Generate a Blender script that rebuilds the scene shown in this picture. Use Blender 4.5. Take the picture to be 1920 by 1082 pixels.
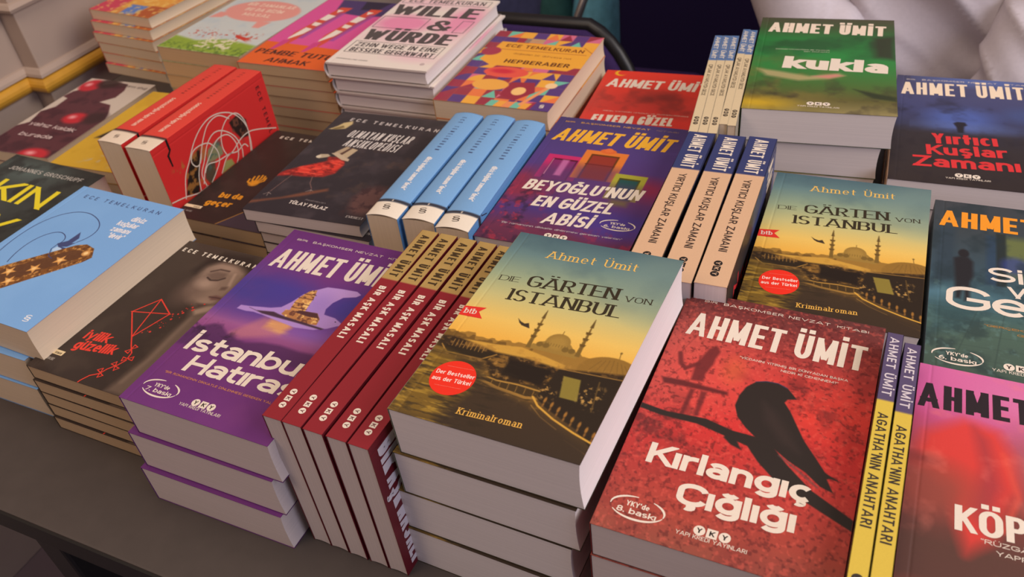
import bpy, math, random
import numpy as np
from mathutils import Vector, Matrix

for _o in list(bpy.data.objects):
    bpy.data.objects.remove(_o)
SC = bpy.context.scene
COL = SC.collection
TZ = 0.74                                   # height of the table top above the floor

# ---------------------------------------------------------------- camera
cd = bpy.data.cameras.new('camera')
cam = bpy.data.objects.new('camera', cd)
COL.objects.link(cam)
_R = Vector((0.9088, 0.4048, -0.1015)); _U = Vector((-0.1861, 0.6109, 0.7695)); _F = Vector((-0.3735, 0.6804, -0.6305))
_m = Matrix((_R, _U, -_F)).transposed().to_4x4()
_m.translation = Vector((0, 0, TZ + 0.5245))
cam.matrix_world = _m
cd.sensor_width = 36.0
cd.lens = 36.0 * 1596.34 / 1920.0
cd.clip_start = 0.02
cd.dof.use_dof = True
cd.dof.focus_distance = 0.60
cd.dof.aperture_fstop = 12.0
SC.camera = cam

# ---------------------------------------------------------------- light and exposure
SC.view_settings.view_transform = 'Standard'
SC.view_settings.look = 'None'
SC.view_settings.gamma = 1.0
SC.view_settings.exposure = 0.0
wd = bpy.data.worlds.new('hall_light'); SC.world = wd; wd.use_nodes = True
wd.node_tree.nodes['Background'].inputs[0].default_value = (0.60, 0.52, 0.56, 1)
wd.node_tree.nodes['Background'].inputs[1].default_value = 0.30

def area_light(name, loc, target, size, power, color):
    l = bpy.data.lights.new(name, 'AREA'); l.shape = 'DISK'; l.size = size; l.energy = power; l.color = color
    o = bpy.data.objects.new(name, l); COL.objects.link(o)
    o.location = loc
    o.rotation_euler = (Vector(target) - Vector(loc)).to_track_quat('-Z', 'Y').to_euler()
    return o
area_light('window_daylight', (1.75, 0.85, TZ + 1.55), (-0.2, 0.6, TZ), 1.5, 43, (1.0, 0.92, 0.88))
area_light('ceiling_lamp', (-0.25, 0.35, TZ + 2.2), (-0.25, 0.6, TZ), 1.2, 19, (1.0, 0.84, 0.70))
area_light('side_window', (1.5, -0.2, TZ + 0.95), (0.0, 0.8, TZ), 0.9, 13, (0.74, 0.76, 1.0))
area_light('wall_lamp', (-1.0, -0.6, TZ + 1.6), (-0.6, 0.6, TZ), 0.8, 9, (1.0, 0.76, 0.56))

# ---------------------------------------------------------------- helpers
def s2l(c):
    c = np.asarray(c, float) / 255.0
    return np.where(c <= 0.04045, c / 12.92, ((c + 0.055) / 1.055) ** 2.4)

def props(o, label=None, cat=None, group=None, kind=None):
    if label: o['label'] = label
    if cat: o['category'] = cat
    if group: o['group'] = group
    if kind: o['kind'] = kind
    return o

def link(name, mesh, parent=None):
    o = bpy.data.objects.new(name, mesh); COL.objects.link(o)
    if parent: o.parent = parent
    return o

def empty(name, loc, rot=(0, 0, 0)):
    o = bpy.data.objects.new(name, None); COL.objects.link(o)
    o.empty_display_size = 0.03
    o.location = loc; o.rotation_euler = rot
    return o

def mk_mesh(name, V, faces, mat, cols=None, smooth=False):
    """faces: list of index lists or (n,4) array"""
    V = np.asarray(V, np.float32)
    me = bpy.data.meshes.new(name)
    if isinstance(faces, np.ndarray):
        tot = np.full(len(faces), faces.shape[1]); idx = faces.ravel()
    else:
        tot = np.array([len(f) for f in faces]); idx = np.concatenate([np.asarray(f) for f in faces])
    me.vertices.add(len(V)); me.vertices.foreach_set('co', V.ravel())
    me.loops.add(len(idx)); me.loops.foreach_set('vertex_index', idx.astype(np.int32))
    me.polygons.add(len(tot))
    st = np.concatenate([[0], np.cumsum(tot)[:-1]])
    me.polygons.foreach_set('loop_start', st.astype(np.int32))
    me.polygons.foreach_set('loop_total', tot.astype(np.int32))
    me.update(calc_edges=True); me.validate()
    if cols is not None:
        at = me.color_attributes.new('print', 'FLOAT_COLOR', 'POINT')
        c4 = np.ones((len(V), 4), np.float32); c4[:, :3] = cols
        at.data.foreach_set('color', c4.ravel())
    me.polygons.foreach_set('use_smooth', np.full(len(tot), bool(smooth)))
    if mat: me.materials.append(mat)
    return me

class MB:
    """collects boxes, prisms, tubes and lofts into one mesh"""
    def __init__(s): s.V = []; s.F = []
    def add(s, V, F):
        b = len(s.V); s.V += [tuple(v) for v in V]; s.F += [[i + b for i in f] for f in F]
    def box(s, c, d, rz=0.0, M=None):
        x, y, z = [k / 2 for k in d]
        V = [Vector((i * x, j * y, k * z)) for k in (-1, 1) for j in (-1, 1) for i in (-1, 1)]
        R = M if M is not None else Matrix.Rotation(rz, 3, 'Z')
        V = [R @ v + Vector(c) for v in V]
        s.add(V, [(0, 2, 3, 1), (4, 5, 7, 6), (0, 1, 5, 4), (2, 6, 7, 3), (0, 4, 6, 2), (1, 3, 7, 5)])
    def loft(s, rings, closed=True, caps=True):
        n = len(rings[0]); V = [p for r in rings for p in r]; F = []
        for k in range(len(rings) - 1):
            for i in range(n if closed else n - 1):
                j = (i + 1) % n
                F.append((k * n + i, k * n + j, (k + 1) * n + j, (k + 1) * n + i))
        if caps:
            F.append(tuple(range(n))[::-1]); F.append(tuple(range((len(rings) - 1) * n, len(rings) * n)))
        s.add(V, F)
    def tube(s, pts, r, n=12, caps=True):
        pts = [Vector(p) for p in pts]; rings = []
        rr = r if isinstance(r, (list, tuple)) else [r] * len(pts)
        up = None
        for i, p in enumerate(pts):
            t = (pts[min(i + 1, len(pts) - 1)] - pts[max(i - 1, 0)]).normalized()
            if up is None:
                up = t.orthogonal().normalized()
            up = (up - t * up.dot(t)).normalized()
            w = t.cross(up)
            rings.append([p + (up * math.cos(a) + w * math.sin(a)) * rr[i] for a in [2 * math.pi * k / n for k in range(n)]])
        s.loft(rings, True, caps)
    def build(s, name, mat, parent=None, smooth=False, bevel=0.0):
        me = mk_mesh(name, s.V, s.F, mat, smooth=smooth)
        o = link(name, me, parent)
        if bevel:
            b = o.modifiers.new('bevel', 'BEVEL'); b.width = bevel; b.segments = 2; b.limit_method = 'ANGLE'
        return o

# ---------------------------------------------------------------- materials
def new_mat(name):
    m = bpy.data.materials.new(name); m.use_nodes = True
    return m, m.node_tree, m.node_tree.nodes['Principled BSDF']

def plain(name, rgb, rough=0.6, spec=0.4, var=0.08, scale=40.0, bump=0.0, stretch=(1, 1, 1), metal=0.0):
    m, nt, b = new_mat(name)
    tc = nt.nodes.new('ShaderNodeTexCoord'); mp = nt.nodes.new('ShaderNodeMapping')
    nz = nt.nodes.new('ShaderNodeTexNoise'); rp = nt.nodes.new('ShaderNodeValToRGB')
    mp.inputs['Scale'].default_value = stretch
    nz.inputs['Scale'].default_value = scale; nz.inputs['Detail'].default_value = 4
    nt.links.new(tc.outputs['Object'], mp.inputs[0]); nt.links.new(mp.outputs[0], nz.inputs['Vector'])
    nt.links.new(nz.outputs[0], rp.inputs[0])
    c = s2l(rgb)
    rp.color_ramp.elements[0].position = 0.3; rp.color_ramp.elements[1].position = 0.7
    rp.color_ramp.elements[0].color = (*(c * (1 - var)), 1)
    rp.color_ramp.elements[1].color = (*np.minimum(c * (1 + var), 1), 1)
    nt.links.new(rp.outputs[0], b.inputs['Base Color'])
    b.inputs['Roughness'].default_value = rough; b.inputs['Specular IOR Level'].default_value = spec
    b.inputs['Metallic'].default_value = metal
    if bump:
        bp = nt.nodes.new('ShaderNodeBump'); bp.inputs['Strength'].default_value = bump; bp.inputs['Distance'].default_value = 0.001
        nt.links.new(nz.outputs[0], bp.inputs['Height']); nt.links.new(bp.outputs[0], b.inputs['Normal'])
    return m

def printed_mat(name, rough):
    m, nt, b = new_mat(name)
    at = nt.nodes.new('ShaderNodeAttribute'); at.attribute_name = 'print'
    tc = nt.nodes.new('ShaderNodeTexCoord'); nz = nt.nodes.new('ShaderNodeTexNoise')
    nz.inputs['Scale'].default_value = 900; nz.inputs['Detail'].default_value = 2
    mx = nt.nodes.new('ShaderNodeMixRGB'); mx.blend_type = 'MULTIPLY'; mx.inputs[0].default_value = 0.10
    nt.links.new(tc.outputs['Object'], nz.inputs['Vector'])
    nt.links.new(at.outputs['Color'], mx.inputs[1]); nt.links.new(nz.outputs[0], mx.inputs[2])
    nt.links.new(mx.outputs[0], b.inputs['Base Color'])
    b.inputs['Roughness'].default_value = rough; b.inputs['Specular IOR Level'].default_value = 0.25
    return m
PRINT = printed_mat('printed_card', 0.45)

def page_mat(name, rgb):
    # stacked sheets: noise squeezed along the thickness (object z)
    m = plain(name, rgb, rough=0.9, spec=0.1, var=0.05, scale=1.0, stretch=(6, 6, 2600), bump=0.1)
    return m
PAGE = {'cream': page_mat('cream_page_edges', (216, 194, 166)), 'tan': page_mat('tan_page_edges', (192, 164, 130)),
        'white': page_mat('white_page_edges', (220, 210, 206)), 'grey': page_mat('grey_page_edges', (205, 190, 184))}
# ---------------------------------------------------------------- lettering drawn with a broad pen
def _A(cx, cy, rx, ry, a0, a1, n=14):
    return [(cx + rx * math.cos(math.radians(a0 + (a1 - a0) * i / n)), cy + ry * math.sin(math.radians(a0 + (a1 - a0) * i / n))) for i in range(n + 1)]
def _O(cx, cy, rx, ry): return _A(cx, cy, rx, ry, 0, 360, 26)
XH = 0.70
G = {}
def g(ch, w, *st): G[ch] = (w, [list(s) for s in st])
g('A', .78, [(0, 0), (.36, 1)], [(.78, 0), (.42, 1)], [(.12, .26), (.66, .26)])
g('B', .56, [(0, 0), (0, 1)], [(0, 1), (.32, 1)] + _A(.32, .76, .2, .24, 90, -90, 10) + [(0, .52)], [(0, .52), (.34, .52)] + _A(.34, .26, .22, .26, 90, -90, 10) + [(0, 0)])
g('C', .6, _A(.33, .7, .33, .3, 10, 180, 12) + _A(.33, .3, .33, .3, 180, 350, 12))
g('D', .6, [(0, 0), (0, 1)], [(0, 1), (.27, 1)] + _A(.27, .67, .33, .33, 90, 0, 8) + _A(.27, .33, .33, .33, 0, -90, 8) + [(0, 0)])
g('E', .46, [(0, 0), (0, 1)], [(0, 1), (.46, 1)], [(0, .51), (.4, .51)], [(0, 0), (.46, 0)])
g('F', .46, [(0, 0), (0, 1)], [(0, 1), (.46, 1)], [(0, .5), (.4, .5)])
g('G', .62, _A(.33, .7, .33, .3, 12, 180, 12) + _A(.33, .3, .33, .3, 180, 350, 12) + [(.64, .45)], [(.36, .45), (.64, .45)])
g('H', .58, [(0, 0), (0, 1)], [(.58, 0), (.58, 1)], [(0, .51), (.58, .51)])
g('I', 0, [(0, 0), (0, 1)])
g('J', .4, [(.4, 1), (.4, .25)] + _A(.2, .25, .2, .25, 0, -170, 10))
g('K', .56, [(0, 0), (0, 1)], [(.56, 1), (.02, .38)], [(.2, .58), (.58, 0)])
g('L', .44, [(0, 0), (0, 1)], [(0, 0), (.44, 0)])
g('M', .8, [(0, 0), (0, 1)], [(.8, 0), (.8, 1)], [(.02, 1), (.4, .08)], [(.78, 1), (.4, .08)])
g('N', .6, [(0, 0), (0, 1)], [(.6, 0), (.6, 1)], [(.02, 1), (.58, 0)])
g('O', .66, _A(.33, .68, .33, .32, 0, 180, 14) + _A(.33, .32, .33, .32, 180, 360, 14) + [(.66, .68)])
g('P', .54, [(0, 0), (0, 1)], [(0, 1), (.3, 1)] + _A(.3, .73, .24, .27, 90, -90, 10) + [(0, .46)])
g('R', .56, [(0, 0), (0, 1)], [(0, 1), (.3, 1)] + _A(.3, .74, .24, .26, 90, -90, 10) + [(0, .48)], [(.28, .46), (.56, 0)])
g('S', .54, _A(.27, .745, .26, .255, 25, 270, 12)[:-1] + _A(.27, .245, .27, .245, 90, -155, 12))
g('T', .56, [(.28, 0), (.28, 1)], [(0, 1), (.56, 1)])
g('U', .58, [(0, 1), (0, .29)] + _A(.29, .29, .29, .29, 180, 360, 14) + [(.58, 1)])
g('V', .7, [(0, 1), (.35, 0)], [(.7, 1), (.35, 0)])
g('W', 1.0, [(0, 1), (.26, 0)], [(.26, 0), (.5, .9)], [(.5, .9), (.74, 0)], [(.74, 0), (1, 1)])
g('X', .6, [(0, 0), (.6, 1)], [(0, 1), (.6, 0)])
g('Y', .64, [(0, 1), (.32, .45)], [(.64, 1), (.32, .45)], [(.32, .5), (.32, 0)])
g('Z', .56, [(0, 1), (.56, 1)], [(.56, 1), (0, 0)], [(0, 0), (.56, 0)])
g('a', .46, _A(.23, .46, .23, .24, 150, 0, 8) + [(.46, 0)], _A(.22, .2, .22, .2, 0, 360, 16))
g('b', .5, [(0, 0), (0, 1)], _O(.25, .35, .25, .35))
g('c', .46, _A(.25, .35, .25, .35, 45, 315, 16))
g('d', .5, [(.5, 0), (.5, 1)], _O(.25, .35, .25, .35))
g('e', .5, [(.02, .36), (.5, .36)], _A(.25, .35, .25, .35, 0, 318, 18))
g('f', .3, [(.1, 0), (.1, .78)] + _A(.28, .78, .18, .22, 180, 80, 6), [(0, .66), (.3, .66)])
g('g', .5, [(.5, .7), (.5, -.05)] + _A(.26, -.05, .24, .22, 0, -150, 8), _O(.25, .37, .25, .33))
g('h', .46, [(0, 0), (0, 1)], _A(.23, .45, .23, .25, 180, 0, 10) + [(.46, 0)])
g('ı', 0, [(0, 0), (0, .7)])
g('i', 0, [(0, 0), (0, .7)], [(0, .97), (0, 1.0)])
g('j', .1, [(.1, .7), (.1, -.2)], [(.1, .97), (.1, 1.0)])
g('k', .44, [(0, 0), (0, 1)], [(.44, .7), (.02, .27)], [(.16, .4), (.46, 0)])
g('l', 0, [(0, 0), (0, 1)])
g('m', .8, [(0, 0), (0, .7)], _A(.2, .48, .2, .22, 180, 0, 10) + [(.4, 0)], _A(.6, .48, .2, .22, 180, 0, 10) + [(.8, 0)])
g('n', .46, [(0, 0), (0, .7)], _A(.23, .45, .23, .25, 180, 0, 10) + [(.46, 0)])
g('o', .5, _O(.25, .35, .25, .35))
g('p', .5, [(0, -.28), (0, .7)], _O(.25, .35, .25, .35))
g('r', .28, [(0, 0), (0, .7)], _A(.26, .44, .26, .26, 180, 85, 8))
g('s', .42, _A(.21, .52, .2, .18, 30, 270, 10)[:-1] + _A(.21, .17, .21, .17, 90, -150, 10))
g('t', .3, [(.1, .95), (.1, .18)] + _A(.26, .18, .16, .18, 180, 275, 6), [(0, .68), (.3, .68)])
g('u', .46, [(0, .7), (0, .25)] + _A(.23, .25, .23, .25, 180, 360, 10), [(.46, 0), (.46, .7)])
g('v', .48, [(0, .7), (.24, 0)], [(.48, .7), (.24, 0)])
g('w', .72, [(0, .7), (.18, 0)], [(.18, 0), (.36, .66)], [(.36, .66), (.54, 0)], [(.54, 0), (.72, .7)])
g('y', .48, [(0, .7), (.25, 0)], [(.48, .7), (.14, -.28)])
g('z', .42, [(0, .7), (.42, .7)], [(.42, .7), (0, 0)], [(0, 0), (.42, 0)])
g('6', .5, _O(.25, .3, .25, .3), _A(.45, .3, .45, .7, 180, 95, 10))
g('7', .5, [(0, 1), (.5, 1)], [(.5, 1), (.15, 0)])
g('8', .5, _O(.25, .25, .25, .25), _O(.25, .74, .22, .24))
g("'", 0, [(0, .8), (0, 1)])
g('"', .14, [(0, .82), (0, 1)], [(.14, .82), (.14, 1)])
g('.', 0, [(0, 0), (0, .02)])
g(',', .03, [(.03, .03), (0, -.12)])
g('?', .4, _A(.2, .76, .2, .24, 170, -60, 10) + [(.2, .3)], [(.2, 0), (.2, .02)])
g('-', .3, [(0, .4), (.3, .4)])
g('&', .66, _A(.28, .8, .17, .2, -50, 230, 12) + [(.62, 0)], _A(.27, .27, .27, .27, 110, 330, 12) + [(.66, .46)])
_S = lambda y, h: _A(.2, y + h * .75, .19, h * .25, 25, 270, 10)[:-1] + _A(.2, y + h * .25, .2, h * .25, 90, -155, 10)
g('§', .4, _S(.36, .64), _S(0, .64))
def acc(new, base, *st):
    w, ss = G[base]; G[new] = (w, ss + [list(s) for s in st])
def _dots(w, y): return [(w / 2 - .16, y), (w / 2 - .16, y + .03)], [(w / 2 + .16, y), (w / 2 + .16, y + .03)]
acc('Ü', 'U', *_dots(.58, 1.26)); acc('Ö', 'O', *_dots(.66, 1.26)); acc('Ä', 'A', *_dots(.74, 1.22))
acc('ü', 'u', *_dots(.46, .95)); acc('ö', 'o', *_dots(.5, .95)); acc('ä', 'a', *_dots(.46, .95))
acc('İ', 'I', [(0, 1.26), (0, 1.29)])
acc('Ğ', 'G', _A(.33, 1.34, .15, .14, 190, 350, 8)); acc('ğ', 'g', _A(.25, 1.06, .15, .14, 190, 350, 8))
_ced = lambda x: [(x, 0), (x, -.1)] + _A(x - .02, -.19, .1, .09, 70, -140, 7)
acc('Ç', 'C', _ced(.33)); acc('ç', 'c', _ced(.25)); acc('Ş', 'S', _ced(.27)); acc('ş', 's', _ced(.21))
acc('â', 'a', [(.08, .9), (.23, 1.05)], [(.38, .9), (.23, 1.05)]); acc('Â', 'A', [(.2, 1.2), (.37, 1.36)], [(.54, 1.2), (.37, 1.36)])

def _clip(poly, y0, y1):
    for sgn, lim in ((1, y0), (-1, -y1)):
        out = []
        for i in range(len(poly)):
            p, q = poly[i], poly[(i + 1) % len(poly)]
            a, b = sgn * p[1] - lim, sgn * q[1] - lim
            if a >= 0: out.append(p)
            if (a >= 0) != (b >= 0):
                t = a / (a - b); out.append((p[0] + t * (q[0] - p[0]), p[1] + t * (q[1] - p[1])))
        poly = out
        if len(poly) < 3: return []
    return poly

def stroke_polys(P, wx, wy, gy=None):
    P = np.array(P, float) / (wx, wy)
    keep = [0] + [i for i in range(1, len(P)) if np.linalg.norm(P[i] - P[i - 1]) > 1e-6]
    P = P[keep]
    if gy is not None: gy = (gy[keep[0]], gy[keep[-1]])
    if len(P) < 2: return []
    closed = len(P) > 6 and np.linalg.norm(P[0] - P[-1]) < 1e-3
    ylo, yhi = P[:, 1].min() - .5, P[:, 1].max() + .5
    D = np.diff(P, axis=0); D /= np.linalg.norm(D, axis=1)[:, None]
    if not closed:
        for end, d, s in ((0, D[0], -1), (-1, D[-1], 1)):   # square the free ends
            axis = min(abs(d[0]), abs(d[1])) < .05
            free = min(abs(gy[end] - k) for k in (0, XH, 1)) < .03 if gy is not None else True
            if axis or (len(P) <= 3 and free):
                ext = .5 if axis else 1.2
                P[end] = P[end] + s * d * ext
    N = np.stack([-D[:, 1], D[:, 0]], 1); n = len(P)
    off = np.zeros_like(P)
    for i in range(n):
        if closed: a, b = N[(i - 1) % (n - 1)], N[i % (n - 1)]
        else: a, b = N[max(i - 1, 0)], N[min(i, n - 2)]
        m = a + b; l = np.linalg.norm(m)
        m = a if l < 1e-6 else m / l
        off[i] = m * min(.5 / max(m @ a, .35), 1.2)
    A_, B_ = P + off, P - off
    out = []
    for i in range(n - 1):
        q = _clip([tuple(A_[i]), tuple(B_[i]), tuple(B_[i + 1]), tuple(A_[i + 1])], ylo, yhi)
        if q: out.append(np.array(q) * (wx, wy))
    return out

def text_polys(s, length, cap, wx=.17, wy=.15, track=.14, space=.34, serif=False, italic=0.0):
    """polygons of one line of text: left end at the origin, baseline y=0, exactly `length` long"""
    wxm, wym = wx * cap, wy * cap
    gl = [G.get(c) for c in s]
    units = sum(q[0] if q else space for q in gl)
    ink = sum(wxm for q in gl if q) + track * cap * (len(s) - 1)
    k = (length - ink) / max(units, 1e-6)
    if k < .25 * cap:                      # too tight: give up some stem width and gap
        f = (length - .25 * cap * units) / ink if length > .25 * cap * units else .4
        f = max(f, .3); wxm *= f; track *= f
        ink = sum(wxm for q in gl if q) + track * cap * (len(s) - 1)
        k = (length - ink) / max(units, 1e-6)
    x = 0.0; out = []
    my = lambda y: wym / 2 + y * (cap - wym)
    for q in gl:
        if q is None:
            x += space * k + track * cap; continue
        w, ss = q
        for st in ss:
            dot = len(st) == 2 and w > 0 and st[0][0] == st[1][0] and min(st[0][1], st[1][1]) > .92 and abs(st[0][1] - st[1][1]) < .04
            if dot:
                sp = math.copysign(max(.32 * k, 1.45 * wxm) / 2, st[0][0] - w / 2)
                P = [(x + wxm / 2 + w * k / 2 + sp, my(b)) for a, b in st]
            else:
                P = [(x + wxm / 2 + a * k, my(b)) for a, b in st]
            dx = abs(P[0][0] - P[-1][0]) / wxm; dy = abs(P[0][1] - P[-1][1]) / wym
            thin = .84 if len(st) == 2 and dx > .3 and dy > .3 and wx > .15 else 1.0     # diagonals a little lighter
            out += stroke_polys(P, wxm * thin, wym, [b for a, b in st])
            if serif:
                for (a, b) in ((st[0], st[1]), (st[-1], st[-2])):
                    for lim in (0, XH, 1):
                        if abs(a[1] - lim) < .02 and abs(a[1] - b[1]) > .12 and (len(st) < 4 or abs(a[0] - b[0]) < .02):
                            px = x + wxm / 2 + a[0] * k; h = wxm * .5 + .105 * cap; t = max(wym * 1.1, .05 * cap)
                            y0 = 0 if lim == 0 else my(lim) + wym / 2 - t
                            x0 = px - h if lim != XH and not (lim == 1 and s.islower()) else px - h
                            x1 = px + h if lim == 0 or len(st) == 2 and lim == 1 and w > 0 else px + wxm * .4
                            out.append(np.array([(x0, y0), (x1, y0), (x1, y0 + t), (x0, y0 + t)]))
        x += w * k + wxm + track * cap
    if italic:
        out = [np.stack([p[:, 0] + italic * p[:, 1], p[:, 1]], 1) for p in out]
    return out

# ---------------------------------------------------------------- printed artwork on a fine grid
def vnoise(X, Y, sc, seed, octv=4, sx=1.0, sy=1.0):
    rng = np.random.RandomState(seed); tot = np.zeros_like(X); amp = 1.0; nrm = 0
    for o in range(octv):
        T = rng.rand(64, 64); x = X / sc * sx * 2 ** o + 7.3 * o; y = Y / sc * sy * 2 ** o + 3.1 * o
        xi = np.floor(x).astype(int); yi = np.floor(y).astype(int); fx = x - xi; fy = y - yi
        fx = fx * fx * (3 - 2 * fx); fy = fy * fy * (3 - 2 * fy)
        t = lambda a, b: T[(yi + b) % 64, (xi + a) % 64]
        tot += amp * ((t(0, 0) * (1 - fx) + t(1, 0) * fx) * (1 - fy) + (t(0, 1) * (1 - fx) + t(1, 1) * fx) * fy)
        nrm += amp; amp *= .55
    return tot / nrm

class Art:
    def __init__(s, W, H, base, res=0.6):
        s.W, s.H = W, H
        s.nx, s.ny = max(int(W / res), 2) + 1, max(int(H / res), 2) + 1
        s.X, s.Y = np.meshgrid(np.linspace(0, W, s.nx), np.linspace(0, H, s.ny))
        s.C = np.ones((s.ny, s.nx, 3)) * np.asarray(base, float); s.P = []
        s.res = max(W / (s.nx - 1), H / (s.ny - 1)); s.edge = None
    def mix(s, m, col, sl=None):
        m = np.clip(m, 0, 1)[..., None]
        C = s.C if sl is None else s.C[sl]
        C[...] = C * (1 - m) + np.asarray(col, float) * m
    def grad(s, stops):
        v = s.Y[:, 0] / s.H; k = [q[0] for q in stops]
        for c in range(3): s.C[:, :, c] = np.interp(v, k, [q[1][c] for q in stops])[:, None]
    def _win(s, x0, x1, y0, y1, pad):
        i0 = np.searchsorted(s.X[0], x0 - pad); i1 = np.searchsorted(s.X[0], x1 + pad)
        j0 = np.searchsorted(s.Y[:, 0], y0 - pad); j1 = np.searchsorted(s.Y[:, 0], y1 + pad)
        return (slice(max(j0 - 1, 0), j1 + 1), slice(max(i0 - 1, 0), i1 + 1))
    def poly(s, pts, col, blur=0.0, a=1.0):
        P = np.array(pts, float) * (s.W, s.H); b = max(blur, s.res * .6)
        sl = s._win(P[:, 0].min(), P[:, 0].max(), P[:, 1].min(), P[:, 1].max(), b * 2)
        X, Y = s.X[sl], s.Y[sl]
        if X.size == 0: return
        d = np.full(X.shape, 1e9); ins = np.zeros(X.shape, bool)
        for i in range(len(P)):
            (x0, y0), (x1, y1) = P[i], P[(i + 1) % len(P)]
            dx, dy = x1 - x0, y1 - y0; L = dx * dx + dy * dy + 1e-12
            t = np.clip(((X - x0) * dx + (Y - y0) * dy) / L, 0, 1)
            d = np.minimum(d, (X - x0 - t * dx) ** 2 + (Y - y0 - t * dy) ** 2)
            c = ((y0 > Y) != (y1 > Y)) & (X < dx * (Y - y0) / (dy if abs(dy) > 1e-12 else 1e-12) + x0)
            ins ^= c
        d = np.sqrt(d) * np.where(ins, 1, -1)
        s.mix(a * np.clip(d / (2 * b) + .5, 0, 1), col, sl)
    def ell(s, c, r, col, blur=0.0, a=1.0, ang=0.0):
        cx, cy = c[0] * s.W, c[1] * s.H; rx, ry = r[0] * s.W, r[1] * s.H; b = max(blur, s.res * .6)
        R = max(rx, ry); sl = s._win(cx - R, cx + R, cy - R, cy + R, b * 2)
        X, Y = s.X[sl] - cx, s.Y[sl] - cy; ca, sa = math.cos(ang), math.sin(ang)
        q = np.sqrt(((X * ca + Y * sa) / rx) ** 2 + ((-X * sa + Y * ca) / ry) ** 2)
        s.mix(a * np.clip((1 - q) * min(rx, ry) / (2 * b) + .5, 0, 1), col, sl)
    def line(s, pts, w, col, blur=0.0, a=1.0):
        P = np.array(pts, float) * (s.W, s.H); b = max(blur, s.res * .5)
        sl = s._win(P[:, 0].min(), P[:, 0].max(), P[:, 1].min(), P[:, 1].max(), b * 2 + w)
        X, Y = s.X[sl], s.Y[sl]
        if X.size == 0: return
        d = np.full(X.shape, 1e9)
        for (x0, y0), (x1, y1) in zip(P[:-1], P[1:]):
            dx, dy = x1 - x0, y1 - y0; L = dx * dx + dy * dy + 1e-12
            t = np.clip(((X - x0) * dx + (Y - y0) * dy) / L, 0, 1)
            d = np.minimum(d, (X - x0 - t * dx) ** 2 + (Y - y0 - t * dy) ** 2)
        s.mix(a * np.clip((w / 2 - np.sqrt(d)) / (2 * b) + .5, 0, 1), col, sl)
    def noise(s, sc, seed, col, lo=.45, hi=.7, a=.5, sx=1.0, sy=1.0, box=None, octv=4):
        n = vnoise(s.X, s.Y, sc, seed, octv, sx, sy); m = np.clip((n - lo) / (hi - lo), 0, 1) * a
        if box:
            u, v = s.X / s.W, s.Y / s.H; f = box[4]
            m *= np.clip((u - box[0]) / f + .5, 0, 1) * np.clip((box[2] - u) / f + .5, 0, 1) * np.clip((v - box[1]) / f + .5, 0, 1) * np.clip((box[3] - v) / f + .5, 0, 1)
        s.mix(m, col)
    def within(s, pts, fn, blur=0.0):
        C0 = s.C.copy(); fn(); C1 = s.C.copy(); s.C = np.zeros_like(C0); s.poly(pts, (1, 1, 1), blur)
        m = s.C; s.C = C0 * (1 - m) + C1 * m
    # crisp shapes laid over the print (ink), in mm; y runs down the sheet
    def ink(s, P, col, layer=1): s.P.append((np.asarray(P, float), s2l(col), layer))
    def uvpoly(s, pts, col, layer=1): s.ink(np.array(pts, float) * (s.W, s.H), col, layer)
    def curve(s, pts, w, col, layer=1):
        Q = np.array(pts, float) * (s.W, s.H)
        for q in stroke_polys(Q, w, w): s.ink(q, col, layer)
    def txt(s, st, p0, p1, cap, col, layer=1, **kw):
        a0 = np.array(p0) * (s.W, s.H); a1 = np.array(p1) * (s.W, s.H)
        d = a1 - a0; L = np.linalg.norm(d); d /= L; nrm = np.array([d[1], -d[0]])      # "up" of the letters
        for q in text_polys(st, L, cap, **kw):
            s.ink(a0 + q[:, :1] * d + q[:, 1:] * nrm, col, layer)
    def disc(s, c, rx, ry, col, layer=1, n=40):
        t = np.linspace(0, 2 * np.pi, n, endpoint=False)
        s.ink(np.stack([c[0] * s.W + rx * np.cos(t), c[1] * s.H + ry * np.sin(t)], 1), col, layer)
    def ring(s, c, rx, ry, w, col, gaps=((20, 165), (195, 340))):
        for g0, g1 in gaps:
            for i in range(24):
                a, b = [math.radians(g0 + (g1 - g0) * k / 24) for k in (i, i + 1)]
                ww = w * (0.35 + 0.65 * math.sin(math.pi * (i + .5) / 24))
                s.ink([(c[0] * s.W + (rx + q) * math.cos(t), c[1] * s.H + (ry + q) * math.sin(t)) for t, q in ((a, -ww / 2), (b, -ww / 2), (b, ww / 2), (a, ww / 2))], col)
    def yky(s, c, r, gap, col, ink=(35, 25, 25), vertical=False):
        for k, ch in ((-1, 'Y'), (0, 'K'), (1, 'Y')):
            x, y = c[0] * s.W + k * gap, c[1] * s.H
            if ch == 'Y': s.disc((x / s.W, y / s.H), r, r, col)
            else: s.ink([(x - r * .92, y - r * .92), (x + r * .92, y - r * .92), (x + r * .92, y + r * .92), (x - r * .92, y + r * .92)], col)
            h = r * 1.0
            for q in text_polys(ch, h * .85, h, wx=.26, wy=.22):
                qq = np.stack([q[:, 0] - h * .425, -(q[:, 1] - h * .5)], 1)
                if vertical: qq = qq
                s.ink(qq + (x, y), ink, 2)
    def badge(s, n, c, rx, ry, col):
        s.ring(c, rx, ry, rx * .09, col, gaps=((15, 150), (175, 265), (300, 372)))
        k = rx / s.W
        s.txt("YKY'de", (c[0] - .45 * k, c[1] - .06 * ry / s.H), (c[0] + .42 * k, c[1] - .06 * ry / s.H), ry * .46, col, wx=.2, wy=.15, track=.1)
        s.txt(n + ". baskı", (c[0] - .72 * k, c[1] + .6 * ry / s.H), (c[0] + .75 * k, c[1] + .6 * ry / s.H), ry * .5, col, wx=.22, wy=.16, track=.1)

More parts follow.
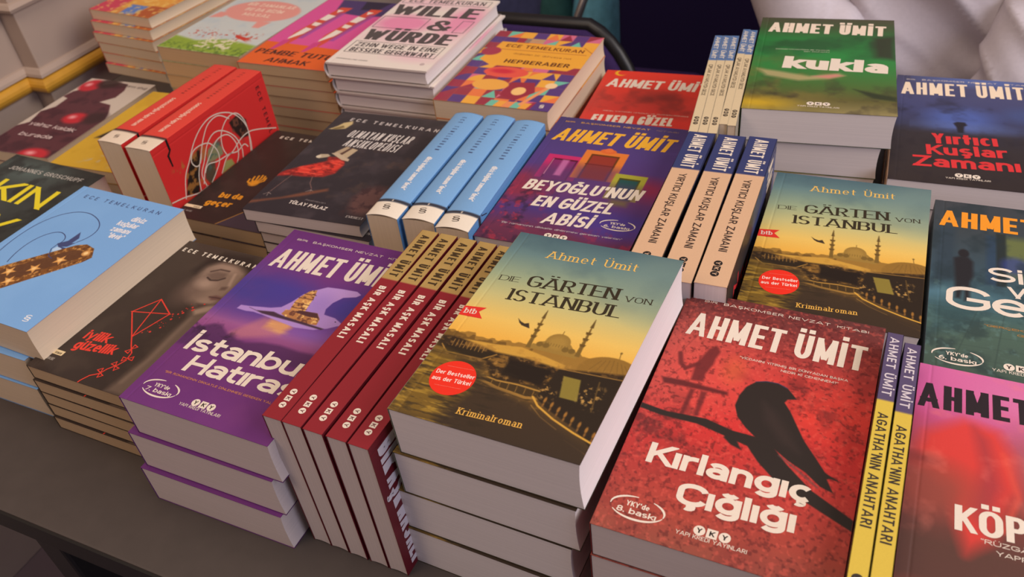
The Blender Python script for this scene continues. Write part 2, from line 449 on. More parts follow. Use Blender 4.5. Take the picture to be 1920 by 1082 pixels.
def sheet(name, art, fmap, edge=0.00035, groove=None, smooth=False):
    """mesh of one printed sheet: fmap(x_mm, y_mm, lift_m) -> (n,3) points"""
    nx, ny = art.nx, art.ny
    lift = np.zeros(art.X.size)
    if groove: lift = -0.00022 * np.exp(-((art.X.ravel() - groove) / .8) ** 2)
    V = [fmap(art.X.ravel(), art.Y.ravel(), lift)]
    C = [s2l(np.clip(art.C.reshape(-1, 3), 0, 255))]
    i = np.arange(nx * ny).reshape(ny, nx)
    F = np.stack([i[:-1, :-1].ravel(), i[1:, :-1].ravel(), i[1:, 1:].ravel(), i[:-1, 1:].ravel()], 1)
    tot = [np.full(len(F), 4)]; idx = [F.ravel()]; base = nx * ny
    rim = np.concatenate([i[0, :], i[1:, -1], i[-1, -2::-1], i[-2:0:-1, 0]]); m = len(rim)
    V.append(fmap(art.X.ravel()[rim], art.Y.ravel()[rim], np.full(m, -edge)))
    C.append(np.tile(s2l(art.edge), (m, 1)) if art.edge is not None else C[0][rim])
    b = base + np.arange(m)
    S = np.stack([rim, np.roll(rim, -1), np.roll(b, -1), b], 1)
    tot.append(np.full(m, 4)); idx.append(S.ravel()); base += m
    for kq, (P, c, ly) in enumerate(art.P):
        # keep the ink on the sheet
        poly = [tuple(p) for p in P]
        poly = _clip(poly, 0, art.H)
        if len(poly) < 3: continue
        poly = [(q[1], q[0]) for q in _clip([(p[1], p[0]) for p in poly], 0, art.W)]
        if len(poly) < 3: continue
        Q = np.array(poly); n = len(Q)
        V.append(fmap(Q[:, 0], Q[:, 1], np.full(n, 0.00004 + 0.00004 * ly + 0.000004 * (kq % 9))))
        C.append(np.tile(c, (n, 1)))
        tot.append(np.array([n])); idx.append(base + np.arange(n)); base += n
    V = np.concatenate(V); C = np.concatenate(C)
    tot = np.concatenate(tot); idx = np.concatenate(idx)
    me = bpy.data.meshes.new(name)
    me.vertices.add(len(V)); me.vertices.foreach_set('co', V.astype(np.float32).ravel())
    me.loops.add(len(idx)); me.loops.foreach_set('vertex_index', idx.astype(np.int32))
    me.polygons.add(len(tot))
    me.polygons.foreach_set('loop_start', np.concatenate([[0], np.cumsum(tot)[:-1]]).astype(np.int32))
    me.polygons.foreach_set('loop_total', tot.astype(np.int32))
    me.polygons.foreach_set('use_smooth', np.full(len(tot), bool(smooth)))
    me.update(calc_edges=True)
    at = me.color_attributes.new('print', 'FLOAT_COLOR', 'POINT')
    c4 = np.ones((len(V), 4), np.float32); c4[:, :3] = C
    at.data.foreach_set('color', c4.ravel())
    me.materials.append(PRINT)
    return me
# ---------------------------------------------------------------- the covers
WHT = (222, 208, 191)
CB = dict(wx=.17, wy=.14, track=.085, space=.3)      # condensed bold
GB = dict(wx=.20, wy=.17, track=.10)                  # geometric bold
SM = dict(wx=.15, wy=.14, track=.35)                  # small spaced capitals
COVERS = {}
def cover(kind, W, H, res, base):
    def deco(fn):
        def make():
            a = Art(W * 1000, H * 1000, base, res); fn(a); return a
        COVERS[kind] = (W, H, make)
        return fn
    return deco

def skyline(a, v0, amp, seed, col, u0=0, u1=1, v1=1.0, n=60, blur=.2, slope=0):
    r = np.random.RandomState(seed); us = np.linspace(u0, u1, n); h = 0; pts = []
    for i, u in enumerate(us):
        h = r.rand() * amp if i % 2 == 0 else h
        pts.append((u, v0 + slope * (u - u0) - h))
    a.poly(pts + [(u1, v1), (u0, v1)], col, blur)

@cover('gardens', .1236, .187, .5, (150, 160, 120))
def _(a):
    a.grad([(0, (74, 100, 108)), (.12, (98, 126, 126)), (.26, (146, 160, 128)), (.38, (190, 182, 122)), (.5, (224, 186, 96)), (.6, (226, 170, 70)), (.66, (150, 108, 40)), (.8, (92, 68, 34)), (1, (56, 44, 34))])
    a.noise(30, 1, (60, 84, 96), .5, .8, .35, box=(-.1, -.1, 1.1, .3, .2))
    a.ell((1.0, .16), (.3, .2), (120, 140, 130), 12, .5)
    # far shore
    skyline(a, .612, .02, 3, (150, 112, 48), .0, 1.0, .72, 70, slope=-.03)
    skyline(a, .622, .022, 4, (112, 82, 36), .0, .5, .75, 40)
    # mosque: terraces, domes, minarets
    mq = (150, 118, 54); md = (118, 92, 42)
    a.poly([(.47, .60), (.48, .575), (.5, .575), (.51, .56), (.53, .555), (.54, .545), (.67, .545), (.69, .56), (.72, .575), (.73, .60)], mq)
    a.ell((.6, .548), (.066, .044), mq); a.ell((.6, .55), (.045, .03), (164, 130, 60), 1.5, .8)
    for u in (.515, .55, .655, .69): a.ell((u, .572), (.018, .012), md)
    a.line([(.6, .505), (.6, .49)], .5, md)
    for i in range(9): a.line([(.54 + .015 * i, .556), (.54 + .015 * i, .568)], .5, md, a=.8)
    for (tu, tv, bu, bv) in ((.45, .405, .466, .6), (.72, .40, .728, .59)):
        a.poly([(tu - .001, tv), (tu + .001, tv), (bu + .013, bv), (bu - .013, bv)], md)
        a.poly([(tu - .001, tv), (tu + .001, tv), (tu + .012, tv + .045), (tu - .008, tv + .045)], (98, 78, 40))
        for k in (.36, .52, .68):
            u, v = tu + (bu - tu) * k, tv + (bv - tv) * k
            a.poly([(u - .017, v), (u + .017, v), (u + .012, v + .012), (u - .012, v + .012)], (100, 76, 36))
    a.line([(.93, .535), (.935, .56)], .5, md); a.ell((.93, .53), (.006, .005), md)
    # quay awnings and the right-hand dome roof
    a.poly([(.10, .63), (.3, .62), (.44, .605), (.6, .625), (.7, .64), (.7, .665), (.4, .66), (.1, .66)], (196, 150, 62), .5)
    a.ell((.92, .632), (.16, .075), (140, 104, 44), .4)
    for k in range(7): a.line([(.82 + .035 * k, .63), (.855 + .02 * k, .57 + .004 * abs(k - 3))], .35, (104, 76, 36), a=.7)
    a.poly([(0, .635), (.08, .625), (.2, .64), (.33, .655), (.5, .65), (.68, .66), (.8, .645), (1, .62), (1, .83), (.62, .8), (.4, .78), (.3, .7), (0, .69)], (52, 38, 24), 1.0)
    a.noise(7, 5, (150, 108, 46), .56, .72, .75, box=(.0, .63, 1.0, .82, .06), sy=1.8)
    a.noise(3, 6, (190, 140, 66), .62, .74, .6, box=(.0, .64, 1.0, .84, .08))
    a.poly([(.42, .67), (.66, .675), (.64, .75), (.42, .745)], (36, 27, 20), 1.2)
    # left boat hull and the middle boat rails
    a.poly([(.03, .675), (.33, .66), (.31, .70), (.1, .71)], (44, 34, 22), .4)
    a.line([(.03, .675), (.08, .705), (.28, .70), (.34, .665)], .9, (164, 122, 56))
    for k in range(9): a.line([(.08 + .022 * k, .64), (.085 + .022 * k, .672)], .5, (176, 132, 64), a=.8)
    a.poly([(.33, .772), (.4, .775), (.62, .752), (.7, .79), (.62, .822), (.45, .81), (.36, .795)], (66, 50, 28), .5)
    a.line([(.33, .765), (.42, .773), (.53, .768), (.66, .772)], 1.2, (170, 128, 58))
    a.line([(.34, .785), (.44, .802), (.6, .812), (.68, .80)], 2.2, (150, 112, 52))
    for k in range(6): a.line([(.40 + .045 * k, .775), (.405 + .045 * k, .80)], .5, (150, 112, 52), a=.8)
    # right boat: cabin, lit window, balusters, gold gunwale
    a.poly([(.68, .66), (1, .64), (1, .93), (.9, .88), (.72, .83), (.65, .80)], (44, 34, 24), .6)
    a.poly([(.72, .685), (.81, .685), (.845, .775), (.755, .775)], (132, 116, 50), .4)
    a.noise(2.2, 8, (198, 150, 76), .58, .7, .8, box=(.64, .7, .73, .8, .03)); a.noise(2.2, 9, (206, 160, 84), .58, .7, .8, box=(.84, .7, .95, .79, .03))
    a.line([(.9, .675), (.93, .8)], .8, (92, 70, 36)); a.line([(.66, .66), (1, .645)], .7, (150, 112, 54))
    for k in range(8):
        u, v = .7 + .042 * k, .80 + .012 * k
        a.ell((u, v), (.007, .012), (150, 104, 46)); a.ell((u + .002, v + .02), (.005, .008), (130, 90, 42))
    a.line([(.635, .80), (.68, .83), (.78, .865), (.9, .895), (1, .915)], 1.3, (206, 156, 62))
    a.line([(.65, .835), (.72, .87), (.82, .90)], .7, (170, 126, 56)); a.line([(.88, .93), (1, .96)], .6, (120, 88, 46))
    # water with long golden ripples on the left
    a.poly([(0, .70), (.1, .715), (.3, .71), (.36, .80), (.6, .83), (.68, .85), (1, .945), (1, 1), (0, 1)], (58, 45, 33), 3, .85)
    a.poly([(0, .70), (.12, .715), (.26, .76), (.3, .86), (.24, 1), (0, 1)], (128, 98, 34), 6, .8)
    a.noise(6, 11, (176, 140, 52), .5, .66, .7, sx=.45, sy=2.6, box=(-.1, .72, .3, 1.1, .12))
    a.noise(5, 12, (50, 40, 28), .52, .66, .7, sx=.45, sy=2.8, box=(-.1, .72, .5, 1.1, .15))
    # gull
    a.poly([(.325, .475), (.35, .488), (.375, .494), (.395, .487), (.415, .512), (.385, .508), (.365, .505), (.345, .495)], (62, 50, 36))
    a.noise(40, 14, (200, 190, 150), .55, .8, .25, box=(.86, .1, 1.1, .6, .1))
    # lettering
    gold = (226, 182, 92); dk = (52, 44, 30)
    a.txt('Ahmet Ümit', (.25, .128), (.785, .112), 8.2, gold, serif=True, wx=.13, wy=.06, track=.24)
    a.txt('DIE', (.075, .30), (.195, .294), 5.4, dk, serif=True, wx=.135, wy=.055, track=.16)
    a.txt('GÄRTEN', (.245, .305), (.765, .282), 11.8, dk, serif=True, wx=.19, wy=.065, track=.10)
    a.txt('VON', (.805, .28), (.95, .272), 5.4, dk, serif=True, wx=.135, wy=.055, track=.16)
    a.txt('ISTANBUL', (.195, .395), (.825, .370), 11.8, dk, serif=True, wx=.19, wy=.065, track=.10)
    a.txt('Kriminalroman', (.335, .945), (.665, .932), 5.0, (222, 170, 76), serif=True, wx=.14, wy=.07, track=.2)
    a.uvpoly([(0, .472), (.125, .46), (.098, .487), (.14, .518), (0, .522)], (214, 50, 40))
    a.txt('btb', (.02, .508), (.09, .503), 5.0, WHT, 2, serif=True, wx=.16, wy=.08, track=.06)
    a.disc((.205, .81), 14.6, 14.6, (226, 48, 30))
    a.txt('Der Bestseller', (.105, .806), (.312, .795), 3.3, (240, 226, 214), 2, wx=.15, wy=.13, track=.12)
    a.txt('aus der Türkei', (.105, .836), (.312, .825), 3.3, (240, 226, 214), 2, wx=.15, wy=.13, track=.12)
    for v in (.765, .855): a.curve([(.14, v), (.28, v - .008)], .18, (236, 130, 110), 2)

@cover('purple', .1328, .2110, .55, (105, 48, 128))
def _(a):
    a.grad([(0, (96, 42, 106)), (.14, (102, 46, 118)), (.28, (92, 52, 126)), (.40, (86, 56, 132)), (.50, (110, 66, 140)), (.56, (150, 86, 138)), (.60, (138, 74, 126)), (.66, (98, 42, 104)), (1, (104, 48, 114))])
    a.ell((.1, .38), (.34, .12), (62, 56, 134), 16, .75); a.ell((.34, .33), (.14, .08), (66, 56, 140), 10, .7); a.ell((.82, .36), (.14, .07), (64, 56, 140), 8, .8); a.ell((.42, .22), (.3, .06), (118, 50, 110), 12, .6); a.ell((.72, .53), (.2, .03), (124, 88, 172), 6, .7)
    a.noise(40, 21, (126, 64, 120), .5, .8, .3)
    a.poly([(0, .64), (.05, .615), (.11, .59), (.16, .585), (.20, .602), (.266, .627), (.399, .637), (.497, .616), (.61, .608), (.745, .613), (1, .60), (1, .68), (.5, .69), (0, .72)], (78, 40, 84), 1.6, .85)
    a.noise(6, 22, (54, 30, 58), .48, .66, .8, box=(-.02, .585, .3, .66, .05))
    a.poly([(.37, .5), (.571, .491), (.582, .515), (.559, .565), (.34, .624), (.25, .61)], (186, 116, 122), 3, .6); a.poly([(.42, .5), (.565, .495), (.575, .52), (.54, .555), (.42, .545)], (214, 156, 92), 3, .8); a.noise(8, 24, (236, 190, 110), .5, .64, .6, sx=.4, sy=2.2, box=(.42, .49, .58, .55, .06))
    gl = (166, 132, 196)
    gull = [(.15, .492), (.156, .471), (.215, .466), (.35, .449), (.409, .433), (.441, .396), (.468, .344), (.522, .308), (.575, .28), (.662, .273), (.774, .268), (.812, .28), (.794, .296), (.722, .314), (.688, .352), (.68, .39), (.699, .418), (.78, .422), (.833, .437), (.86, .448), (.831, .456), (.786, .479), (.713, .501), (.595, .512), (.457, .502), (.343, .492), (.27, .489), (.215, .494)]
    a.poly(gull, gl, .4)
    a.within(gull, lambda: (a.ell((.72, .30), (.16, .05), (178, 142, 202), 6, .8), a.ell((.62, .38), (.08, .06), (150, 120, 190), 6, .7)), .3)
    tower = [(.474, .437), (.458, .386), (.466, .356), (.492, .318), (.53, .308), (.553, .352), (.558, .379), (.572, .43)]
    bld = [(.445, .464), (.45, .439), (.504, .434), (.538, .428), (.655, .42), (.696, .445), (.709, .476), (.597, .486), (.505, .478)]
    a.poly(tower, (190, 134, 78), .4); a.poly(bld, (172, 116, 70), .4)
    def lamps(): a.noise(4, 25, (240, 196, 118), .5, .62, .9); a.noise(3, 26, (90, 50, 44), .54, .66, .8)
    a.within(tower, lamps, .3); a.within(bld, lamps, .3)
    for (u0, v0, u1, v1) in ((.46, .365, .556, .36), (.462, .395, .562, .392), (.475, .34, .55, .335), (.47, .42, .57, .415)): a.line([(u0, v0), (u1, v1)], .9, (92, 54, 46), .2, .9)
    a.poly([(.511, .44), (.536, .426), (.655, .42), (.687, .441), (.617, .447)], (78, 46, 48), .4)
    a.poly([(.22, .472), (.277, .478), (.391, .464), (.44, .47), (.482, .473), (.77, .484), (.756, .492), (.581, .488), (.438, .487), (.33, .486)], (66, 44, 62), .6)
    a.disc((.8, .439), .7, .5, (70, 50, 80))
    a.txt('BİR', (.09, .06), (.17, .06), 2.3, WHT, **SM)
    a.txt('BAŞKOMSER NEVZAT', (.215, .06), (.74, .058), 2.7, WHT, wx=.17, wy=.13, track=.32)
    a.txt('KİTABI', (.785, .058), (.93, .057), 2.3, WHT, **SM)
    a.txt('AHMET ÜMİT', (.07, .238), (.95, .222), 24.5, WHT, **CB)
    a.txt('İstanbul', (.075, .735), (.87, .72), 17.5, WHT, wx=.23, wy=.18, track=.05, italic=.08)
    a.txt('Hatırası', (.19, .825), (.955, .808), 16.5, WHT, wx=.23, wy=.18, track=.05, italic=.08)
    a.txt('"BİR ROMANCININ DİKKATLE DİNLENMESİ GEREKEN YALANLARI"', (.11, .853), (.95, .85), 1.9, (214, 140, 64), wx=.14, wy=.13, track=.25)
    a.badge('7', (.183, .92), 16, 7.4, WHT)
    a.yky((.497, .93), 3.2, 6.9, WHT)
    a.txt('YAPI KREDİ YAYINLARI', (.36, .957), (.635, .957), 2.6, WHT, wx=.13, wy=.12, track=.14)

@cover('crimson', .1327, .2114, .5, (176, 52, 48))
def _(a):
    a.grad([(0, (96, 52, 50)), (.08, (112, 52, 50)), (.2, (150, 58, 54)), (.38, (198, 62, 58)), (.55, (200, 50, 48)), (.75, (178, 58, 52)), (.9, (160, 66, 54)), (1, (140, 72, 58))])
    a.ell((.05, .35), (.3, .2), (196, 96, 82), 20, .6); a.ell((.78, .42), (.25, .12), (214, 62, 50), 16, .8); a.ell((.3, .38), (.3, .15), (208, 70, 62), 16, .6)
    a.noise(26, 31, (120, 40, 40), .5, .74, .35); a.noise(2.2, 32, (74, 28, 28), .58, .7, .45, octv=3); a.noise(2, 33, (226, 96, 80), .6, .74, .35, octv=2)
    a.noise(10, 34, (84, 34, 34), .5, .7, .6, box=(.55, .3, .85, .5, .12)); a.noise(8, 35, (70, 34, 34), .5, .68, .5, box=(-.1, .5, .3, .75, .15))
    sh = (104, 40, 40)
    # girl on a swing, a faded shadow
    a.poly([(.24, .238), (.269, .263), (.257, .297), (.256, .322), (.236, .371), (.239, .405), (.179, .41), (.176, .369), (.174, .339), (.187, .311), (.21, .26)], sh, 1.0, .9)
    a.line([(.186, .335), (.134, .365), (.104, .349), (.082, .305)], 3.2, sh, .8, .88)
    a.poly([(.039, .422), (.151, .418), (.248, .422), (.365, .425), (.37, .439), (.251, .441), (.161, .442), (.061, .447)], (92, 36, 36), 1.0, .92)
    a.line([(.08, .305), (.16, .15)], .5, sh, .5, .5); a.line([(.07, .42), (.12, .36)], .5, sh, .5, .5)
    a.poly([(.191, .445), (.215, .445), (.208, .55), (.186, .56)], sh, .9, .88); a.poly([(.243, .445), (.274, .445), (.27, .545), (.25, .55)], sh, .9, .85)
    a.poly([(.30, .31), (.42, .33), (.46, .36), (.38, .36)], (150, 50, 48), 3, .6)
    a.ell((.36, .33), (.05, .05), (216, 104, 60), 5, .5)
    # branch and the sitting bird
    bk = (46, 38, 34)
    a.poly([(0, .545), (.12, .556), (.31, .548), (.44, .568), (.55, .57), (.62, .585), (.7, .64), (.82, .705), (1, .765), (1, .80), (.8, .745), (.68, .71), (.58, .655), (.52, .61), (.42, .595), (.28, .575), (.1, .575), (0, .565)], bk, .4)
    a.poly([(.43, .57), (.47, .60), (.5, .63), (.45, .62), (.41, .60)], bk, .6)
    a.poly([(.415, .47), (.42, .425), (.44, .385), (.475, .357), (.52, .345), (.575, .343), (.625, .357), (.655, .378), (.675, .392), (.635, .40), (.625, .415), (.66, .445), (.70, .49), (.745, .54), (.80, .585), (.86, .635), (.93, .655), (.885, .65), (.87, .655), (.905, .695), (.85, .685), (.78, .65), (.70, .625), (.63, .595), (.55, .575), (.49, .545), (.44, .51)], bk, .35)
    a.poly([(.53, .43), (.60, .46), (.68, .53), (.74, .59), (.66, .57), (.56, .50)], (58, 46, 42), 3, .7)
    a.line([(.66, .615), (.76, .655), (.84, .69)], 1.2, (104, 72, 70), .6, .7)
    a.line([(.475, .357), (.52, .346), (.575, .344), (.62, .355)], .7, (62, 60, 90), .3, .8)
    a.txt('BİR', (.098, .042), (.165, .042), 2.3, WHT, **SM)
    a.txt('BAŞKOMSER NEVZAT', (.20, .042), (.74, .042), 2.7, WHT, wx=.17, wy=.13, track=.32)
    a.txt('KİTABI', (.775, .042), (.925, .042), 2.3, WHT, **SM)
    a.txt('AHMET ÜMİT', (.065, .212), (.935, .218), 23.5, WHT, **CB)
    a.txt('"VİCDANINI YİTİRMİŞ BİR DÜNYADAN BAŞKA', (.365, .272), (.875, .274), 2.0, WHT, wx=.14, wy=.13, track=.18)
    a.txt('NEDİR Kİ CEHENNEM?"', (.57, .292), (.835, .294), 2.0, WHT, wx=.14, wy=.13, track=.18)
    a.txt('Kırlangıç', (.12, .755), (.83, .75), 15.5, WHT, wx=.245, wy=.2, track=.06)
    a.txt('Çığlığı', (.30, .862), (.79, .852), 15.5, WHT, wx=.245, wy=.2, track=.06)
    a.badge('8', (.165, .915), 15.5, 7.6, WHT)
    a.yky((.487, .925), 3.2, 6.9, WHT)
    a.txt('YAPI KREDİ YAYINLARI', (.345, .953), (.635, .953), 2.6, WHT, wx=.13, wy=.12, track=.14)

@cover('doors', .1321, .2118, .6, (76, 56, 110))
def _(a):
    a.grad([(0, (70, 58, 104)), (.3, (80, 60, 120)), (.5, (84, 56, 116)), (.62, (96, 54, 104)), (.75, (72, 52, 116)), (.9, (104, 46, 72)), (1, (88, 42, 66))])
    a.ell((.9, .52), (.2, .07), (150, 44, 70), 10, .8); a.ell((.06, .6), (.2, .12), (140, 44, 60), 12, .8); a.ell((.85, .82), (.25, .08), (72, 56, 140), 10, .8)
    a.noise(9, 41, (44, 30, 50), .52, .7, .6, box=(-.1, .55, .35, 1.1, .2)); a.noise(6, 42, (176, 48, 66), .56, .7, .6, box=(-.1, .6, .3, 1.1, .2)); a.noise(7, 43, (150, 44, 72), .55, .7, .6, box=(.5, .86, 1.1, 1.1, .1))
    def door(u0, v0, u1, v1, fr, pan, crown=None):
        a.poly([(u0, v0), (u1, v0), (u1, v1), (u0, v1)], fr, .4)
        w = (u1 - u0) * .17; dv = .03
        a.poly([(u0 + w, v0 + dv), (u1 - w, v0 + dv), (u1 - w, v1), (u0 + w, v1)], tuple(k * .45 for k in fr), .3)
        a.poly([(u0 + w * 1.25, v0 + dv * 1.4), (u1 - w * 1.25, v0 + dv * 1.4), (u1 - w * 1.25, v1), (u0 + w * 1.25, v1)], pan, .6)
        a.poly([(u0, v1 - .1), (u1, v1 - .1), (u1, v1 + .03), (u0, v1 + .03)], (86, 54, 100), 8, .7)
    door(.115, .335, .40, .53, (188, 44, 100), (126, 42, 96))
    a.poly([(.24, .37), (.29, .37), (.29, .5), (.24, .5)], (190, 110, 160), 1.2, .8); a.line([(.17, .37), (.17, .5)], .8, (200, 130, 160))
    door(.36, .265, .675, .50, (212, 118, 50), (140, 52, 40))
    a.line([(.41, .38), (.62, .38)], 1.2, (96, 34, 32)); a.poly([(.43, .385), (.6, .385), (.6, .49), (.43, .49)], (118, 52, 52), 1, .7)
    a.ell((.52, .262), (.06, .02), (208, 100, 48), .4); a.ell((.52, .252), (.03, .017), (214, 108, 56), .3)
    door(.66, .425, .885, .62, (160, 156, 54), (40, 78, 76))
    a.poly([(.72, .62), (.84, .62), (.84, .66), (.72, .66)], (108, 96, 60), 3, .8)
    a.poly([(.9, .52), (.915, .53), (.905, .545), (.915, .56), (.9, .55), (.885, .56), (.892, .54)], (60, 24, 36), .4)
    gold = (226, 168, 52)
    a.txt('BİR', (.065, .045), (.14, .045), 2.2, gold, **SM); a.txt('BAŞKOMSER NEVZAT', (.19, .045), (.72, .042), 2.7, gold, wx=.17, wy=.13, track=.32); a.txt('KİTABI', (.77, .041), (.93, .04), 2.2, (150, 120, 110), **SM)
    a.txt('AHMET ÜMİT', (.05, .215), (.93, .212), 24, gold, wx=.18, wy=.145, track=.08, space=.3, italic=.18)
    kw = dict(wx=.2, wy=.16, track=.07, space=.3, italic=.2)
    a.txt("BEYOĞLU'NUN", (.09, .632), (.90, .605), 16.5, WHT, **kw); a.txt('EN GÜZEL', (.225, .742), (.77, .725), 16.5, WHT, **kw); a.txt('ABİSİ', (.36, .85), (.68, .84), 16.5, WHT, **kw)
    a.txt('"Bir romancının dikkatle dinlenmesi gereken yalanları"', (.11, .888), (.92, .88), 2.4, (200, 190, 190), wx=.12, wy=.11, track=.16, italic=.2)
    a.badge('6', (.85, .79), 15, 7, WHT); a.yky((.515, .922), 3.2, 6.9, WHT)
    a.txt('YAPI KREDİ YAYINLARI', (.37, .953), (.66, .953), 2.6, WHT, wx=.13, wy=.12, track=.14)

@cover('kukla', .1344, .2108, .7, (56, 110, 60))
def _(a):
    a.grad([(0, (74, 72, 54)), (.12, (62, 84, 50)), (.25, (44, 116, 56)), (.45, (46, 128, 62)), (.6, (56, 120, 58)), (.75, (74, 104, 50)), (.88, (92, 88, 48)), (1, (140, 128, 84))])
    a.noise(34, 51, (40, 66, 42), .48, .7, .6, box=(-.1, .1, 1.1, .45, .2)); a.noise(26, 52, (120, 108, 56), .5, .7, .6, box=(-.1, .5, .6, 1.1, .3)); a.noise(20, 53, (54, 48, 40), .5, .7, .6, box=(-.1, .72, 1.1, 1.1, .3))
    a.poly([(.84, .22), (1, .2), (1, .46), (.86, .44)], (50, 48, 38), 5, .85)
    a.poly([(.05, .60), (.2, .62), (.42, .66), (.62, .62), (.66, .64), (.56, .68), (.35, .71), (.12, .67)], (176, 158, 112), 3, .85); a.poly([(.44, .66), (.6, .63), (.65, .645), (.55, .675)], (198, 128, 116), 2, .9)
    a.poly([(.72, .77), (.85, .80), (1, .83), (1, .87), (.85, .85)], (46, 54, 36), 2, .9); a.ell((.1, .94), (.2, .05), (196, 160, 40), 8, .9)
    a.txt('AHMET ÜMİT', (.065, .178), (.935, .198), 24.5, (226, 208, 188), wx=.205, wy=.16, track=.08, space=.3)
    a.txt('kukla', (.22, .585), (.945, .605), 27, WHT, wx=.33, wy=.22, track=.05)
    for v, u0, u1 in ((.385, .15, .54), (.405, .36, .54)): a.txt('ZAMANIN KARANLIĞINDA BİR YOLCULUK' if u0 < .2 else 'BİR ROMAN', (u0, v), (u1, v), 2, (190, 200, 170), wx=.13, wy=.12)
    a.yky((.5, .925), 3.3, 7, WHT); a.txt('YAPI KREDİ YAYINLARI', (.365, .957), (.635, .96), 2.6, WHT, wx=.13, wy=.12, track=.14)

@cover('night', .135, .21, .7, (50, 50, 74))
def _(a):
    a.grad([(0, (66, 66, 92)), (.15, (70, 72, 108)), (.35, (62, 66, 104)), (.5, (54, 56, 80)), (.58, (50, 44, 46)), (1, (48, 40, 38))])
    a.ell((.62, .02), (.4, .06), (84, 104, 164), 8, .8); a.ell((.45, .42), (.22, .10), (76, 98, 168), 10, .8); a.ell((.5, .5), (.28, .04), (92, 112, 170), 7, .6); a.ell((.85, .35), (.12, .07), (66, 82, 130), 8, .6)
    a.noise(26, 61, (40, 40, 58), .48, .7, .7, box=(-.1, .2, 1.1, .6, .2)); a.noise(8, 62, (36, 30, 34), .5, .7, .4, box=(-.1, .55, 1.1, 1.1, .2))
    a.poly([(.40, .465), (.425, .45), (.475, .45), (.49, .475), (.47, .49), (.465, .55), (.43, .55), (.42, .5)], (34, 32, 40), 1)
    a.txt('BİR', (.07, .05), (.13, .05), 2.2, WHT, **SM); a.txt('BAŞKOMSER NEVZAT', (.18, .048), (.7, .04), 2.7, WHT, wx=.17, wy=.13, track=.32); a.txt('KİTABI', (.75, .038), (.9, .036), 2.2, WHT, **SM)
    a.txt('AHMET ÜMİT', (.04, .205), (.88, .185), 27, (230, 208, 180), wx=.15, wy=.13, track=.09, space=.3)
    red = (206, 50, 52); kw = dict(wx=.23, wy=.18, track=.08)
    a.txt('Yırtıcı', (.27, .665), (.68, .645), 19, red, **kw); a.txt('Kuşlar', (.235, .765), (.735, .74), 18, red, **kw); a.txt('Zamanı', (.155, .872), (.805, .845), 19, red, **kw)
    a.yky((.485, .918), 3.3, 7, WHT); a.txt('YAPI KREDİ YAYINLARI', (.355, .952), (.62, .946), 2.6, WHT, wx=.13, wy=.12, track=.14)

@cover('fog', .135, .21, .55, (58, 76, 76))
def _(a):
    a.grad([(0, (60, 64, 68)), (.2, (58, 66, 70)), (.45, (58, 78, 88)), (.6, (60, 92, 100)), (.75, (74, 96, 84)), (1, (66, 82, 72))])
    a.poly([(.36, .2), (.6, .2), (.6, .45), (.36, .42)], (104, 112, 64), 5, .9); a.poly([(.28, .2), (.36, .2), (.36, .5), (.28, .5)], (46, 66, 88), 2, .8); a.poly([(.33, .18), (.38, .18), (.38, .5), (.33, .5)], (40, 46, 44), 1, .9)
    a.poly([(.02, .18), (.12, .18), (.12, .5), (.02, .52)], (48, 62, 72), 3, .8); a.ell((.42, .37), (.07, .05), (52, 64, 130), 3, .7)
    a.noise(16, 71, (36, 48, 52), .5, .7, .5); a.noise(5, 72, (96, 128, 122), .55, .72, .45, box=(-.1, .5, 1.1, 1.1, .15))
    a.ell((.1, .6), (.3, .05), (84, 120, 134), 5, .7); a.poly([(0, .62), (.2, .58), (.3, .62), (.14, .78), (0, .8)], (52, 78, 82), 6, .6)
    for k in range(7): a.line([(.25 + .12 * k, .62), (.1 + .2 * k, 1)], .5, (48, 62, 58), .4, .6)
    for k in range(6): a.line([(0, .66 + .06 * k), (1, .64 + .06 * k)], .4, (56, 70, 64), .4, .5)
    dk = (38, 36, 38); a.ell((.165, .335), (.028, .026), dk, .8); a.poly([(.115, .37), (.145, .355), (.19, .355), (.215, .38), (.215, .47), (.2, .5), (.2, .6), (.175, .61), (.17, .53), (.155, .6), (.13, .6), (.125, .48)], dk, 1.6, .95)
    a.txt('AHMET ÜMİT', (.03, .172), (.95, .172), 22, (230, 146, 40), wx=.21, wy=.16, track=.09, space=.3)
    a.txt('Sis', (.29, .475), (.58, .468), 17, WHT, wx=.18, wy=.16, track=.1); a.txt('ve', (.385, .555), (.58, .55), 17, WHT, wx=.17, wy=.15, track=.1); a.txt('Gece', (.085, .655), (.84, .66), 26, WHT, wx=.17, wy=.15, track=.08)
    a.txt('"GERÇEK, HER ZAMAN', (.27, .725), (.75, .725), 2.1, (190, 130, 50), wx=.14, wy=.13, track=.2); a.txt('GÜZEL DEĞİLDİR"', (.42, .75), (.78, .75), 2.1, (190, 130, 50), wx=.14, wy=.13, track=.2)
    a.badge('6', (.15, .9), 15.5, 7.5, WHT); a.yky((.43, .905), 3.3, 7, WHT); a.txt('YAPI KREDİ YAYINLARI', (.305, .935), (.6, .935), 2.7, WHT, wx=.13, wy=.12, track=.14)

